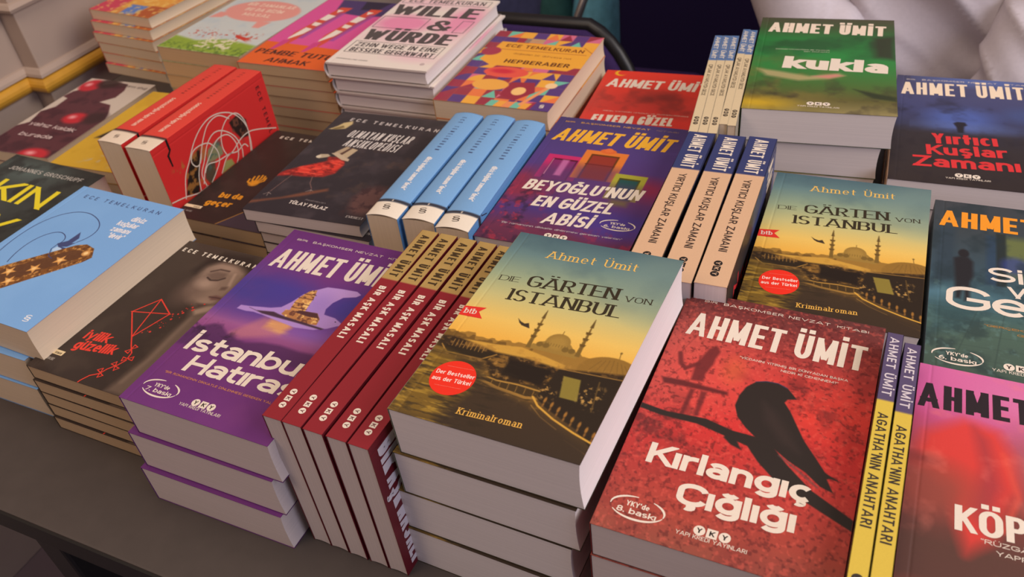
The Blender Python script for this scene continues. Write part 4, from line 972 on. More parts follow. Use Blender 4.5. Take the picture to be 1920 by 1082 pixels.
@spine('night')
def _(a):
    a.poly([(-.1, -.1), (.298, -.1), (.298, 1.1), (-.1, 1.1)], (56, 62, 104))
    sp_txt(a, 'AHMET ÜMİT', .02, .285, 11.5, WHT, wx=.15, wy=.13, track=.12); sp_txt(a, 'YIRTICI KUŞLAR ZAMANI', .335, .81, 6.2, (64, 50, 44), wx=.19, wy=.16, track=.13); sp_yky(a, (.878, .908, .938), 3.1, (40, 34, 32), (200, 166, 136))
@spine('gece')
def _(a):
    a.poly([(-.1, -.1), (.29, -.1), (.29, 1.1), (-.1, 1.1)], (84, 112, 156)); sp_txt(a, 'AHMET ÜMİT', .02, .27, 4.6, (216, 206, 190), wx=.26, wy=.16, track=.12)
    sp_txt(a, 'ÇIPLAK AYAKLIYDI GECE', .34, .66, 3.6, (74, 64, 54), wx=.18, wy=.14, track=.14); sp_yky(a, (.87, .895, .92), 2.2, (56, 48, 44), (206, 186, 150))
@spine('agatha')
def _(a):
    a.poly([(-.1, -.1), (.29, -.1), (.29, 1.1), (-.1, 1.1)], (86, 74, 104)); sp_txt(a, 'AHMET ÜMİT', .02, .27, 5.4, (206, 196, 200), wx=.2, wy=.15, track=.24)
    sp_txt(a, "AGATHA'NIN ANAHTARI", .34, .735, 5.6, (58, 50, 44), wx=.2, wy=.15, track=.14); sp_yky(a, (.885, .92, .955), 2.9, (56, 48, 44), (206, 178, 70))
@spine('swan')
def _(a):
    nv = (60, 66, 104)
    a.poly([(.89, -.1), (1.1, -.1), (1.1, 1.1), (.89, 1.1)], (226, 214, 196)); a.poly([(.868, -.1), (.89, -.1), (.89, 1.1), (.868, 1.1)], (48, 44, 50))
    sp_txt(a, 'ECE TEMELKURAN', .055, .405, 4.6, nv, c=.5, wx=.15, wy=.13, track=.7); sp_txt(a, 'dilsiz kuğular zamanı "devir"', .475, .785, 5.6, (236, 230, 224), c=.5, wx=.15, wy=.13, track=.05)
    sp_txt(a, 'ROMAN', .872, .886, 1.5, WHT, wx=.18, wy=.15); a.txt('§', (.958, .62), (.952, .40), 8.5, (70, 62, 58), wx=.11, wy=.09)
@spine('scribble')
def _(a):
    a.poly([(.875, -.1), (1.1, -.1), (1.1, 1.1), (.875, 1.1)], (226, 208, 186)); a.poly([(.86, -.1), (.878, -.1), (.878, 1.1), (.86, 1.1)], (44, 32, 34))
    sp_txt(a, 'ECE TEMELKURAN', .05, .40, 4.2, (120, 42, 40), wx=.15, wy=.13, track=.7); sp_txt(a, 'sonsuzluğa kapı mısın', .46, .81, 7, (236, 190, 170), wx=.16, wy=.14, track=.06); a.txt('§', (.955, .60), (.95, .42), 7, (90, 70, 60), wx=.11, wy=.09)
@spine('gardens')
def _(a): sp_txt(a, 'Ahmet Ümit', .05, .3, 8, (200, 180, 120), serif=True, wx=.13, wy=.06); sp_txt(a, 'DIE GÄRTEN VON ISTANBUL', .36, .86, 9, (200, 180, 120), serif=True, wx=.13, wy=.06)
@spine('worth')
def _(a): sp_txt(a, 'WILLE & WÜRDE', .3, .85, 12, (84, 76, 76), wx=.24, wy=.15)
# ---------------------------------------------------------------- the setting
M_TABLE = plain('dark_laminate', (70, 62, 58), rough=0.55, spec=0.35, var=0.06, scale=60, bump=0.05)
M_EDGE = plain('black_edge_band', (15, 13, 12), rough=0.5, var=0.05)
M_STEEL = plain('black_steel', (11, 10, 10), rough=0.45, var=0.05)
M_WALL = plain('cream_plaster', (176, 156, 142), rough=0.8, spec=0.2, var=0.03, scale=12, bump=0.1)
M_GOLD = plain('gilded_moulding', (206, 152, 52), rough=0.38, spec=0.5, var=0.12, scale=30)
M_FLOOR = plain('grey_violet_floor', (112, 98, 106), rough=0.6, var=0.08, scale=8)
M_INDIGO = plain('indigo_felt', (34, 26, 62), rough=0.95, spec=0.1, var=0.10, scale=300, bump=0.2)
M_PURPLE = plain('purple_upholstery', (56, 40, 84), rough=0.95, spec=0.1, var=0.10, scale=400, bump=0.3)
M_BLACK = plain('black_plastic', (26, 24, 26), rough=0.4, var=0.05)
M_CHROME = plain('brushed_metal', (150, 146, 146), rough=0.3, metal=0.9, var=0.04)

m = MB(); m.box((-0.2, 1.6, -0.05), (6.0, 8.0, 0.1)); props(m.build('floor', M_FLOOR), kind='structure')
m = MB(); m.box((-1.33, -0.9, 1.3), (0.10, 3.45, 2.6)); m.box((-1.295, 2.4075, 1.3), (0.10, 3.165, 2.6)); props(m.build('wall_left', M_WALL, bevel=0.002), kind='structure')
m = MB(); m.box((-0.2, 4.0, 1.3), (2.3, 0.1, 2.6)); m.box((1.6, 4.0, 1.3), (1.4, 0.1, 2.6)); props(m.build('wall_back', M_WALL), kind='structure')

def moulding(name, prof, mat):
    """profile (out of wall, height) swept along the stepped wall"""
    path = [(-1.28, -2.0), (-1.28, 0.825), (-1.245, 0.825), (-1.245, 3.9)]
    rings = []
    for i, (x, y) in enumerate(path):
        ring = []
        for d, z in prof:
            if i == 0 or i == 3: ring.append((x + d, y, z))
            elif i == 1: ring.append((x + d, y - d, z))
            else: ring.append((x + d, y - d, z))
        rings.append(ring)
    mm = MB(); mm.loft(rings, closed=True, caps=True)
    return props(mm.build(name, mat, smooth=False), kind='structure')
zt = TZ - 0.006
moulding('trim_1', [(-.004, zt - .014)] + [(.016 * math.cos(a) , zt + .014 * math.sin(a)) for a in [math.radians(k) for k in range(-80, 81, 20)]] + [(-.004, zt + .014)], M_GOLD)
moulding('trim_2', [(-.004, zt + .0145), (.010, zt + .0145), (.009, zt + .019), (.004, zt + .025), (-.004, zt + .027)], M_WALL)
moulding('trim_3', [(-.004, TZ + .112), (.008, TZ + .112), (.010, TZ + .117), (.006, TZ + .123), (-.004, TZ + .125)], M_WALL)

# the table
tb = props(empty('table', (-0.18, 0.61, 0)), 'long dark table with black edges and black legs under all the books', 'table')
def tpart(mb, name, mat, bevel=0):
    o = mb.build(name, mat, tb, bevel=bevel); o.location = -tb.location; return o
m = MB(); m.box((-0.18, 0.6095, TZ - 0.011), (1.89, 0.84, 0.022)); tpart(m, 'tabletop', M_TABLE, 0.002)
m = MB()
for y in (0.1885, 1.0305): m.box((-0.18, y, TZ - 0.0125), (1.894, 0.002, 0.023))
for x in (-1.126, 0.766): m.box((x, 0.6095, TZ - 0.0125), (0.002, 0.84, 0.023))
tpart(m, 'edge_band', M_EDGE)
m = MB()
for y in (0.225, 0.995): m.box((-0.18, y, TZ - 0.038), (1.78, 0.024, 0.032))
for x in (-1.06, 0.70): m.box((x, 0.61, TZ - 0.038), (0.024, 0.75, 0.032))
tpart(m, 'frame', M_STEEL)
for x in (-1.055, -0.577, 0.69):
    for y in (0.212, 1.0):
        m = MB(); m.box((x, y, (TZ - 0.022) / 2), (0.033, 0.033, TZ - 0.022)); tpart(m, 'leg', M_STEEL, 0.003)

# ---------------------------------------------------------------- books
def slab(W, H, T, inset, over, concave, mat, name):
    """page block: spine side at -W/2, fore edge gently hollow"""
    x0, x1 = -W / 2 + inset, W / 2 - over; y = H / 2 - over; z = T / 2
    n = 9; prof = []
    for k in range(n):
        t = k / (n - 1) * 2 - 1
        prof.append((x1 - concave * (1 - t * t), t * z))
    V = []; F = []
    for yy in (-y, y):
        V += [(x0, yy, -z)] + [(a, yy, b) for a, b in prof] + [(x0, yy, z)]
    k = n + 2
    F.append(list(range(k))); F.append(list(range(k, 2 * k))[::-1])
    for i in range(k): F.append([i, i + k, (i + 1) % k + k, (i + 1) % k])
    return mk_mesh(name, V, F, mat)

SPEC = {  # kind: page paper, spine colour, back colour, bulge of spine, hardcover
    'gardens': ('white', (120, 120, 96), (70, 62, 46)), 'purple': ('grey', (110, 46, 120), (104, 44, 116)), 'crimson': ('grey', (150, 50, 48), (96, 60, 56)),
    'doors': ('grey', (76, 56, 110), (80, 60, 100)), 'kukla': ('white', (70, 90, 50), (60, 80, 50)), 'night': ('white', (206, 168, 134), (40, 34, 36)),
    'fog': ('white', (60, 70, 72), (50, 60, 60)), 'pink': ('white', (130, 66, 66), (110, 60, 60)), 'veda': ('white', (196, 60, 52), (170, 52, 48)),
    'mosaic': ('cream', (228, 160, 64), (228, 160, 64)), 'worth': ('white', (226, 214, 204), (226, 214, 204)), 'birds': ('grey', (46, 40, 44), (44, 38, 42)),
    'passing': ('tan', (50, 40, 38), (46, 36, 34)), 'swan': ('cream', (120, 168, 220), (110, 160, 214)), 'kite': ('tan', (58, 46, 40), (50, 40, 36)),
    'skin': ('cream', (44, 46, 44), (44, 46, 44)), 'berries': ('cream', (96, 54, 60), (200, 186, 172)), 'yellow': ('cream', (214, 172, 52), (214, 172, 52)),
    'rainbow': ('cream', (214, 84, 84), (190, 160, 130)), 'tale': ('tan', (190, 196, 192), (200, 190, 170)), 'legs': ('tan', (222, 98, 40), (160, 128, 100)),
    'scribble': ('cream', (214, 66, 54), (200, 46, 44)), 'romance': ('grey', (134, 34, 42), (118, 28, 36)), 'agatha': ('cream', (206, 178, 70), (26, 24, 26)),
    'gece': ('cream', (206, 186, 150), (150, 140, 120)), 'cornflower': ('cream', (118, 162, 206), (96, 146, 198)),
}
@cover('cornflower', .117, .187, 1.5, (96, 146, 198))
def _(a): a.curve([(0, .85), (.02, .85), (.05, .80)], 1.0, (50, 46, 56)); a.poly([(0, .865), (.1, .865), (.1, .89), (0, .89)], (48, 44, 50)); a.txt('ECE TEMELKURAN', (.12, .1), (.88, .1), 5, (50, 54, 92), wx=.16, wy=.14, track=.7)
SPINES['cornflower'] = SPINES['swan']
BULGE = {'cornflower': .0026, 'worth': .004, 'scribble': .0008}
_front, _parts = {}, {}

def book_meshes(kind, T):
    key = (kind, round(T, 5))
    if key in _parts: return _parts[key]
    W, H, make = COVERS[kind]; pg, spc, bkc = SPEC[kind]; hard = kind == 'worth'
    th = 0.0024 if hard else 0.00035; bul = BULGE.get(kind, 0)
    if kind not in _front:
        art = make()
        if kind == 'worth': art.edge = (222, 208, 200)
        if kind in ('legs', 'tale'): art.edge = (176, 146, 116)          # bare cut edge of the card
        _front[kind] = sheet('front_cover', art, lambda x, y, l: np.stack([-W / 2 + x / 1000, H / 2 - y / 1000, l], 1), th, groove=(7.0 if not hard else 6.0))
    sa = Art(H * 1000, T * 1000, spc, .8 if kind in ('romance', 'night', 'cornflower', 'agatha', 'scribble', 'gece') else 3.0)
    if kind in SPINES: SPINES[kind](sa)
    if bul:
        sa2 = Art(H * 1000, T * 1000, spc, 1.6); sa2.P = sa.P; sa2.C = np.array(sa2.C)
        if kind in SPINES: sa2.P = []; SPINES[kind](sa2)
        sa = sa2
    Tm = T * 1000
    sp = sheet('spine', sa, lambda x, y, l: np.stack([-W / 2 - l - bul * (1 - (2 * y / Tm - 1) ** 2), H / 2 - x / 1000, T / 2 - y / 1000], 1), 0.0003, smooth=bul > 0)
    ba = Art(W * 1000, H * 1000, bkc, 20.0); ba.edge = None
    bk = sheet('back_cover', ba, lambda x, y, l: np.stack([-W / 2 + x / 1000, H / 2 - y / 1000, -l], 1), th)
    pb = slab(W, H, T - 2 * th, .0006 if not hard else -.001, .0004 if not hard else .003, .0012 if T > .012 else .0004, PAGE[pg], 'page_block')
    _parts[key] = (_front[kind], sp, bk, pb, W, H)
    return _parts[key]

def book(kind, T, x, y, z, yaw, label, group=None, stand=False, tilt=0.0, name='paperback'):
    fr, sp, bk, pb, W, H = book_meshes(kind, T)
    if kind == 'worth': name = 'hardcover_book'
    r = props(empty(name, (x, y, TZ + z), (0, tilt, yaw)), label, 'book', group)
    base = Matrix.Translation((0, 0, T / 2))
    if stand: base = Matrix.Translation((0, 0, W / 2)) @ Matrix.Rotation(math.pi / 2, 4, 'Y')
    for nm, me, off in (('front_cover', fr, T / 2), ('spine', sp, 0), ('back_cover', bk, -T / 2), ('page_block', pb, 0)):
        o = link(nm, me, r); o.matrix_local = base @ Matrix.Translation((0, 0, off))
    return r

ORD = ['top', 'second', 'third', 'fourth', 'fifth', 'sixth', 'seventh']
def stack(kind, x, y, yaw, ztop, n, desc, where, group, offs=None, tilt=0.0, gap=0.0):
    T = (ztop - gap) / n
    rnd = random.Random(kind)
    for k in range(n):                     # k = 0 is the top book
        if offs and k < len(offs): dx, dy, da = offs[k]
        elif offs: dx, dy, da = offs[-1]
        elif k: dx, dy, da = rnd.uniform(-.0015, .0015), rnd.uniform(-.0015, .001), rnd.uniform(-.006, .006)
        else: dx = dy = da = 0
        if n == 1: lab = desc + ' ' + where
        elif k == 0: lab = desc + ', topmost of the stack ' + where
        elif k == n - 1: lab = desc + ', lowest of the stack ' + where
        else: lab = desc + ', ' + ORD[k] + ' from top of the stack ' + where
        t = tilt * (n - 1 - k) / max(n - 1, 1)
        lift = abs(math.sin(t)) * .06 if t else 0
        book(kind, T - .00012, x + dx, y + dy, ztop - (k + 1) * T + lift, yaw + da, lab, group, tilt=t)

# front row, left to right
stack('swan', -.6699, .3806, -.0388, .105, 3, 'light blue book with gold-starred strap', 'at far left', 'light blue books in the left stack', offs=[(0, 0, 0), (-.024, -.006, .03), (-.030, -.008, .035)])
stack('kite', -.551, .369, -.0138, .073, 5, 'brown paperback with red kite', 'at front left', 'brown kite paperbacks', offs=[(0, 0, 0), (.0003, -.0018, .004), (.0005, -.0022, -.002), (-.0008, -.0022, .003), (-.0003, -.004, .002)])
stack('purple', -.3961, .3551, -.0142, .1139, 3, 'purple paperback with white gull', 'nearest the front edge', 'purple paperbacks in the front stack', offs=[(0, 0, 0), (-.0091, -.0023, .0066), (-.0128, -.0056, .0111)])
W5 = ['leftmost of the five', 'second from left of the five', 'middle one of the five', 'fourth from left of the five', 'rightmost of the five, cover side showing']
for k, (x, y, w) in enumerate(((-.3242, .3609, -.0114), (-.3078, .3606, -.0195), (-.2908, .3599, -.0231), (-.2732, .3597, -.0229), (-.2564, .3592, -.027))):
    book('romance', .0151, x, y, 0, w, 'dark red paperback standing spine up, ' + W5[k], 'dark red paperbacks standing spine up', True)
stack('gardens', -.1773, .3617, -.0304, .159, 4, 'paperback with sunset mosque cover', 'at front centre', 'sunset mosque paperbacks at the front', offs=[(0, 0, 0), (-.0044, -.0015, 0), (-.0100, -.0015, .002), (-.0125, -.003, 0)], tilt=-.022)
stack('crimson', -.047, .366, -.0028, .1205, 4, 'red paperback with black bird', 'at front right', 'red bird paperbacks', offs=[(0, 0, 0), (-.001, -.0005, .002), (.001, -.001, -.002), (0, -.002, 0)])
book('agatha', .0098, .0247, .3461, 0, -.0035, 'thin yellow and violet paperback spine up, next to red bird book', 'yellow and violet paperbacks standing spine up', True)
book('agatha', .0098, .0352, .3393, 0, -.0053, 'thin yellow and violet paperback spine up, next to pink book', 'yellow and violet paperbacks standing spine up', True)
stack('pink', .1101, .3456, -.005, .115, 4, 'pink and red paperback', 'at lower right corner', 'pink and red paperbacks')
# second row
stack('skin', -.8702, .4425, -.0543, .07, 3, 'black book with big yellow letters', 'at left edge', 'black books with yellow letters')
for k, (x, y, w) in enumerate(((-.7405, .6206, -.0261), (-.7002, .6174, -.0025))):
    book('scribble', .0345, x, y, 0, w, ('thick red book standing spine up, left of the two', 'thick red book standing spine up, right one with scribble cover showing')[k], 'thick red books standing spine up', True)
stack('passing', -.6121, .6085, -.0052, .052, 3, 'dark brown book with orange lettering', 'beside red books', 'dark brown books with orange lettering', offs=[(0, 0, 0), (.001, -.001, 0), (.003, -.001, .004), (.002, -.002, 0)])
stack('birds', -.4976, .6027, .0533, .0925, 7, 'black book with red bird', 'left of blue books', 'black books with red bird', offs=[(0, 0, 0), (.013, -.001, -.04), (.013, .001, -.04), (.014, 0, -.045), (.013, 0, -.04), (.013, 0, -.04)])
for k, (x, y, w) in enumerate(((-.3945, .5893, .0326), (-.3600, .5924, .0354), (-.3260, .5892, .0386))):
    book('cornflower', .0312, x, y, 0, w, 'thick light blue book standing spine up, ' + ('left', 'middle', 'right')[k] + ' one of the three', 'light blue books standing spine up', True)
stack('doors', -.2421, .6099, .0182, .1094, 3, 'violet paperback with three coloured doors', 'left of beige spines', 'violet door paperbacks')
for k, (x, y, w) in enumerate(((-.1524, .5665, .029), (-.1254, .5675, .0335), (-.0999, .5701, .0258))):
    book('night', .0238, x, y, 0, w, 'beige and navy paperback standing spine up, ' + ('left', 'middle', 'right')[k] + ' one of the three', 'beige and navy paperbacks standing spine up', True)
stack('gardens', -.0222, .574, .0259, .1082, 3, 'sunset mosque paperback', 'right of beige spines', 'sunset mosque paperbacks on the right')
stack('fog', .1117, .5653, .0235, .1, 3, 'dark teal paperback with shadowy man', 'at right edge', 'dark teal paperbacks')
# third row
stack('berries', -1.0350, .6989, .0313, .03, 2, 'pale book with plum berry picture', 'by the wall', 'pale berry books')
stack('yellow', -.8895, .6831, .0362, .035, 2, 'yellow book', 'behind the standing red books', 'yellow books')
stack('rainbow', -1.0863, .9827, -.0997, .095, 6, 'multicoloured book', 'at top left corner', 'multicoloured books', offs=[(0, 0, 0), (.001, -.007, 0), (.002, -.012, .006), (.005, -.0125, .008), (.007, -.0135, .01), (.009, -.018, .02)])
stack('tale', -.8480, .8885, -.04, .1012, 5, 'pale book with pink speech bubble', 'at upper left', 'pale speech bubble books')
stack('legs', -.7076, .8752, .004, .1002, 7, 'pink and orange book with striped legs', 'behind black books', 'pink and orange books', offs=[(0, 0, 0), (.003, .0005, 0), (.005, .0003, .004), (.006, .0008, 0), (.007, .0003, 0), (.0075, .0006, 0), (.008, .0002, 0)])
stack('worth', -.5574, .8594, .018, .1209, 6, 'white hardcover with bold pink lettering panel', 'at top', 'white hardcovers', offs=[(0, 0, 0), (.004, .003, .004), (.003, .004, -.003), (.005, .005, 0)])
stack('mosaic', -.4114, .8443, .0175, .0925, 4, 'book with colourful geometric mosaic cover', 'before the chair', 'mosaic cover books')
stack('veda', -.2606, .8274, .0699, .058, 2, 'bright red paperback', 'before the chair', 'bright red paperbacks')
for k in range(3):
    book('gece', .0083, -.1775 + .0084 * k, .7775 + .0012 * k, 0, .125, 'thin cream spine-up paperback, ' + ('first', 'second', 'third')[k] + ' from left of the five', 'cream and blue paperbacks standing spine up', True)
for k in range(2):
    book('gece', .0076, -.1537 + .0077 * k, .7982 - .0008 * k, 0, .1113, 'thin cream spine-up paperback, ' + ('fourth from left of the five', 'rightmost of the five, by green book')[k], 'cream and blue paperbacks standing spine up', True)
stack('kukla', -.0774, .8381, .1058, .1338, 4, 'thick green paperback', 'before the person', 'thick green paperbacks', offs=[(0, 0, 0), (-.006, .002, -.02), (-.008, .001, -.01)])
stack('night', .0645, .8253, .047, .0844, 3, 'dark blue paperback with red title', 'at right rear', 'dark blue paperbacks lying flat')
# ---------------------------------------------------------------- behind the table
# chair with a padded purple back in a black rim
ch = props(empty('chair', (-0.52, 1.32, 0)), 'purple upholstered chair with black rim right behind the table', 'chair')
def cpart(mb, name, mat, **k):
    o = mb.build(name, mat, ch, **k); o.location = -ch.location; return o
def rrect(cx, cz, w, h, r, n=8):
    pts = []
    for (sx, sz, a0) in ((1, 1, 0), (-1, 1, 90), (-1, -1, 180), (1, -1, 270)):
        for k in range(n + 1):
            a = math.radians(a0 + 90 * k / n); pts.append((cx + sx * (w / 2 - r) + r * math.cos(a), cz + sz * (h / 2 - r) + r * math.sin(a)))
    return pts
CX, CY, CZ = -0.588, 1.145, TZ - 0.152
prof = rrect(CX, CZ, .44, .36, .085)
def crown(x): return -0.075 * ((x - CX) / .22) ** 2      # the top rail drops towards the sides
def bend(x, z, d=0): return (x, CY + .10 * (1 - ((x - CX) / .22) ** 2) * .25 + d + (z - CZ) * .12, z + (crown(x) if z > CZ else 0))
m = MB(); m.loft([[bend(CX + (x - CX) * s, CZ + (z - CZ) * s, d) for x, z in prof] for s, d in ((.90, -.020), (.97, -.012), (1, 0), (.97, .014), (.9, .022))]); cpart(m, 'backrest', M_PURPLE, smooth=True)
m = MB(); m.tube([bend(x, z) for x, z in prof] + [bend(*prof[0])], .0115, 10, caps=False); cpart(m, 'backrest_rim', M_BLACK, smooth=True)
m = MB(); m.box((CX, 1.38, .455), (.45, .42, .06)); cpart(m, 'seat', M_PURPLE, bevel=.02)
for sx in (-1, 1):
    m = MB(); m.tube([(CX + .20 * sx, 1.15, .50), (CX + .20 * sx, 1.155, .44), (CX + .21 * sx, 1.12, .0)], .011, 10); cpart(m, 'leg', M_BLACK)
    m = MB(); m.tube([(CX + .20 * sx, 1.56, .44), (CX + .21 * sx, 1.6, .0)], .011, 10); cpart(m, 'leg', M_BLACK)

# tall indigo partition
pt = props(empty('partition', (0.26, 1.76, 0)), 'dark indigo felt partition standing behind the person', 'partition')
m = MB(); m.box((0.26, 1.76, .86), (1.72, .04, 1.62)); o = m.build('panel', M_INDIGO, pt, bevel=.008); o.location = -pt.location
for x in (-.45, .95):
    m = MB(); m.box((x, 1.76, .025), (.06, .34, .05)); o = m.build('foot', M_BLACK, pt, bevel=.004); o.location = -pt.location

# bag on the floor behind the chair, with a metal pole beside it
M_NAVY = plain('navy_cloth', (70, 74, 112), rough=.9, var=.15, scale=60, bump=.3); M_TEAL = plain('teal_cloth', (104, 170, 196), rough=.9, var=.18, scale=40, bump=.3); M_DKTEAL = plain('dark_green_cloth', (46, 92, 92), rough=.9, var=.15, scale=40)
bg = props(empty('backpack', (-.98, 2.05, 0)), 'dark navy and teal backpack on the floor behind the purple chair', 'backpack')
def blob(c, r, n=20, k=12, p=2.6):
    rings = []
    for j in range(1, k):
        t = math.pi * j / k - math.pi / 2
        zc = math.copysign(abs(math.sin(t)) ** (2 / p), math.sin(t)); rr = abs(math.cos(t)) ** (2 / p)
        ring = []
        for i in range(n):
            a = 2 * math.pi * i / n; ca, sa = math.cos(a), math.sin(a)
            w = 1 + .03 * math.sin(3 * a + 4 * zc)
            ring.append((c[0] + r[0] * rr * math.copysign(abs(ca) ** (2 / p), ca) * w, c[1] + r[1] * rr * math.copysign(abs(sa) ** (2 / p), sa) * w, c[2] + r[2] * zc))
        rings.append(ring)
    return rings
for nm, c, r, mt in (('body', (-.97, 2.06, .30), (.16, .14, .30), M_NAVY), ('front_pocket', (-.835, 1.95, .27), (.045, .06, .25), M_DKTEAL), ('side_pocket', (-.745, 2.0, .28), (.06, .09, .26), M_TEAL)):
    m = MB(); m.loft(blob(c, r)); o = m.build(nm, mt, bg, smooth=True); o.location = -bg.location
m = MB(); m.tube([(-1.03, 1.93, .46), (-1.05, 1.88, .32), (-1.03, 1.91, .12)], .014, 8); o = m.build('strap', M_BLACK, bg, smooth=True); o.location = -bg.location
po = props(empty('metal_pole', (-.89, 1.70, 0)), 'thin grey metal pole leaning by the backpack behind the chair', 'pole')
m = MB(); m.tube([(-.888, 1.70, .02), (-.60, 1.73, .74)], .009, 12); o = m.build('shaft', M_CHROME, po, smooth=True); o.location = -po.location
m = MB(); m.tube([(-.896, 1.70, .0), (-.886, 1.70, .03)], .014, 12); o = m.build('rubber_foot', M_BLACK, po); o.location = -po.location

# ---------------------------------------------------------------- the person in a white shirt, seated behind the table
M_SKIN = plain('skin', (196, 150, 124), rough=.6, var=.05, scale=30); M_SHIRT = plain('white_cotton', (188, 180, 186), rough=.95, spec=.1, var=.03, scale=200, bump=.15)
M_TROUSER = plain('black_trousers', (20, 19, 22), rough=.9, var=.1, scale=60); M_HAIR = plain('dark_hair', (34, 26, 22), rough=.6, var=.2, scale=80)
PX, PY = 0.04, 1.40
pe = props(empty('person', (PX, PY, 0)), 'person in a white long-sleeved shirt and black trousers sitting behind the table', 'person')

def fused(name, rings_list, voxel, mat, fold=None, parent=pe):
    mb = MB()
    for r in rings_list: mb.loft(r)
    me = mk_mesh('tmp', mb.V, mb.F, None); t = bpy.data.objects.new('tmp', me); COL.objects.link(t)
    rm = t.modifiers.new('r', 'REMESH'); rm.mode = 'VOXEL'; rm.voxel_size = voxel
    sm = t.modifiers.new('s', 'SMOOTH'); sm.iterations = 6; sm.factor = .5
    ev = t.evaluated_get(bpy.context.evaluated_depsgraph_get()); em = ev.to_mesh()
    n = len(em.vertices); V = np.empty(n * 3); em.vertices.foreach_get('co', V); V = V.reshape(-1, 3)
    N = np.empty(n * 3); em.vertices.foreach_get('normal', N); N = N.reshape(-1, 3)
    F = np.array([list(p.vertices) for p in em.polygons if len(p.vertices) == 4])
    ev.to_mesh_clear(); bpy.data.objects.remove(t); bpy.data.meshes.remove(me)
    if fold: V = V + N * fold(V)[:, None]
    o = link(name, mk_mesh(name, V, F, mat, smooth=True), parent); o.location = -parent.location
    return o
def ell_ring(c, rx, ry, ax=None, n=24, p=2.3):
    """ring around centre c, in the plane across direction ax"""
    c = Vector(c); ax = Vector(ax or (0, 0, 1)).normalized()
    u = Vector((1, 0, 0)); u = (u - ax * u.dot(ax)).normalized() if abs(ax.x) < .95 else Vector((0, 1, 0)); w = ax.cross(u)
    out = []
    for i in range(n):
        a = 2 * math.pi * i / n; ca, sa = math.cos(a), math.sin(a)
        out.append(c + u * rx * math.copysign(abs(ca) ** (2 / p), ca) + w * ry * math.copysign(abs(sa) ** (2 / p), sa))
    return out
def limb(pts, rad, n=16):
    out = []
    for i, p in enumerate(pts):
        d = Vector(pts[min(i + 1, len(pts) - 1)]) - Vector(pts[max(i - 1, 0)])
        out.append(ell_ring(p, rad[i], rad[i] * .95, d, n, 2))
    return out
P = lambda x, y, z: (PX + x, PY + y, z)
# pose: seated, leaning a little forward, forearms in the lap
SHL, SHR = P(-.17, .0, 1.035), P(.19, .0, 1.035)
ELL, ELR = P(-.215, -.13, .775), P(.12, -.20, .745)
WRL, WRR = P(-.07, -.255, .60), P(.03, -.29, .585)
mid = lambda a, b, t: tuple(a[i] + (b[i] - a[i]) * t for i in range(3))
torso = [ell_ring(P(0, .03, .47), .175, .125), ell_ring(P(0, .02, .56), .18, .13), ell_ring(P(0, -.0, .68), .165, .125), ell_ring(P(0, -.0, .80), .165, .12), ell_ring(P(0, .0, .92), .18, .12), ell_ring(P(0, .01, 1.01), .185, .105), ell_ring(P(0, .015, 1.06), .13, .085), ell_ring(P(0, .015, 1.09), .07, .065)]
neck = [ell_ring(P(0, .015, 1.05), .062, .062), ell_ring(P(0, .0, 1.13), .054, .056), ell_ring(P(0, -.01, 1.19), .054, .06)]
head = [ell_ring(P(0, -.02, 1.135), .03, .035), ell_ring(P(0, -.035, 1.15), .05, .062), ell_ring(P(0, -.03, 1.18), .064, .082), ell_ring(P(0, -.02, 1.23), .074, .094), ell_ring(P(0, -.015, 1.28), .077, .098), ell_ring(P(0, -.01, 1.33), .066, .085), ell_ring(P(0, -.005, 1.36), .04, .05)]
nose = [ell_ring(P(0, -.112, 1.255), .008, .01), ell_ring(P(0, -.122, 1.225), .012, .014), ell_ring(P(0, -.122, 1.212), .016, .014), ell_ring(P(0, -.112, 1.204), .012, .01)]
legs = []
for s in (-1, 1):
    legs.append(limb([P(.09 * s, .02, .50), P(.11 * s, -.18, .515), P(.13 * s, -.38, .50), P(.13 * s, -.40, .44), P(.13 * s, -.37, .25), P(.13 * s, -.35, .09)], [.088, .08, .062, .06, .052, .038]))
    legs.append([ell_ring(P(.13 * s, -.32, .045), .038, .03, (0, 1, 0)), ell_ring(P(.13 * s, -.42, .04), .045, .03, (0, 1, 0)), ell_ring(P(.13 * s, -.54, .028), .04, .02, (0, 1, 0))])
arms = []
for sh, el, wr in ((SHL, ELL, WRL), (SHR, ELR, WRR)):
    arms.append(limb([sh, mid(sh, el, .5), el, mid(el, wr, .3), mid(el, wr, .7), wr], [.05, .046, .04, .041, .034, .026]))
    s = 1 if sh is SHR else -1
    palm = Vector(wr) + Vector((-.05 * s, -.02, -.012))
    arms.append([ell_ring(wr, .026, .018, (-s, -.4, -.2)), ell_ring(mid(wr, palm, .5), .036, .015, (-s, -.4, -.2)), ell_ring(tuple(palm), .040, .014, (-s, -.4, -.2)), ell_ring(tuple(palm + Vector((-.02 * s, -.01, -.004))), .036, .012, (-s, -.4, -.2))])
    for f in range(4):
        b = palm + Vector((-.012 * s, .028 - .019 * f, 0)); L = (.062, .072, .068, .052)[f]
        arms.append(limb([tuple(b), tuple(b + Vector((-.45 * L * s, -.1 * L, -.06 * L))), tuple(b + Vector((-.8 * L * s, -.2 * L, -.3 * L))), tuple(b + Vector((-1.0 * L * s, -.25 * L, -.6 * L)))], [.0095, .009, .008, .006], 10))
    b = Vector(mid(wr, palm, .35)) + Vector((0, -.025, .0))
    arms.append(limb([tuple(b), tuple(b + Vector((-.02 * s, -.03, -.004))), tuple(b + Vector((-.045 * s, -.035, -.012)))], [.012, .0105, .007], 10))
ears = [[ell_ring(P(.074 * s, -.005, 1.205), .008, .014), ell_ring(P(.082 * s, .0, 1.235), .009, .02), ell_ring(P(.079 * s, .0, 1.262), .006, .016)] for s in (-1, 1)]
fused('body', [torso, neck, head, nose] + legs + arms + ears, .0075, M_SKIN)
m = MB()
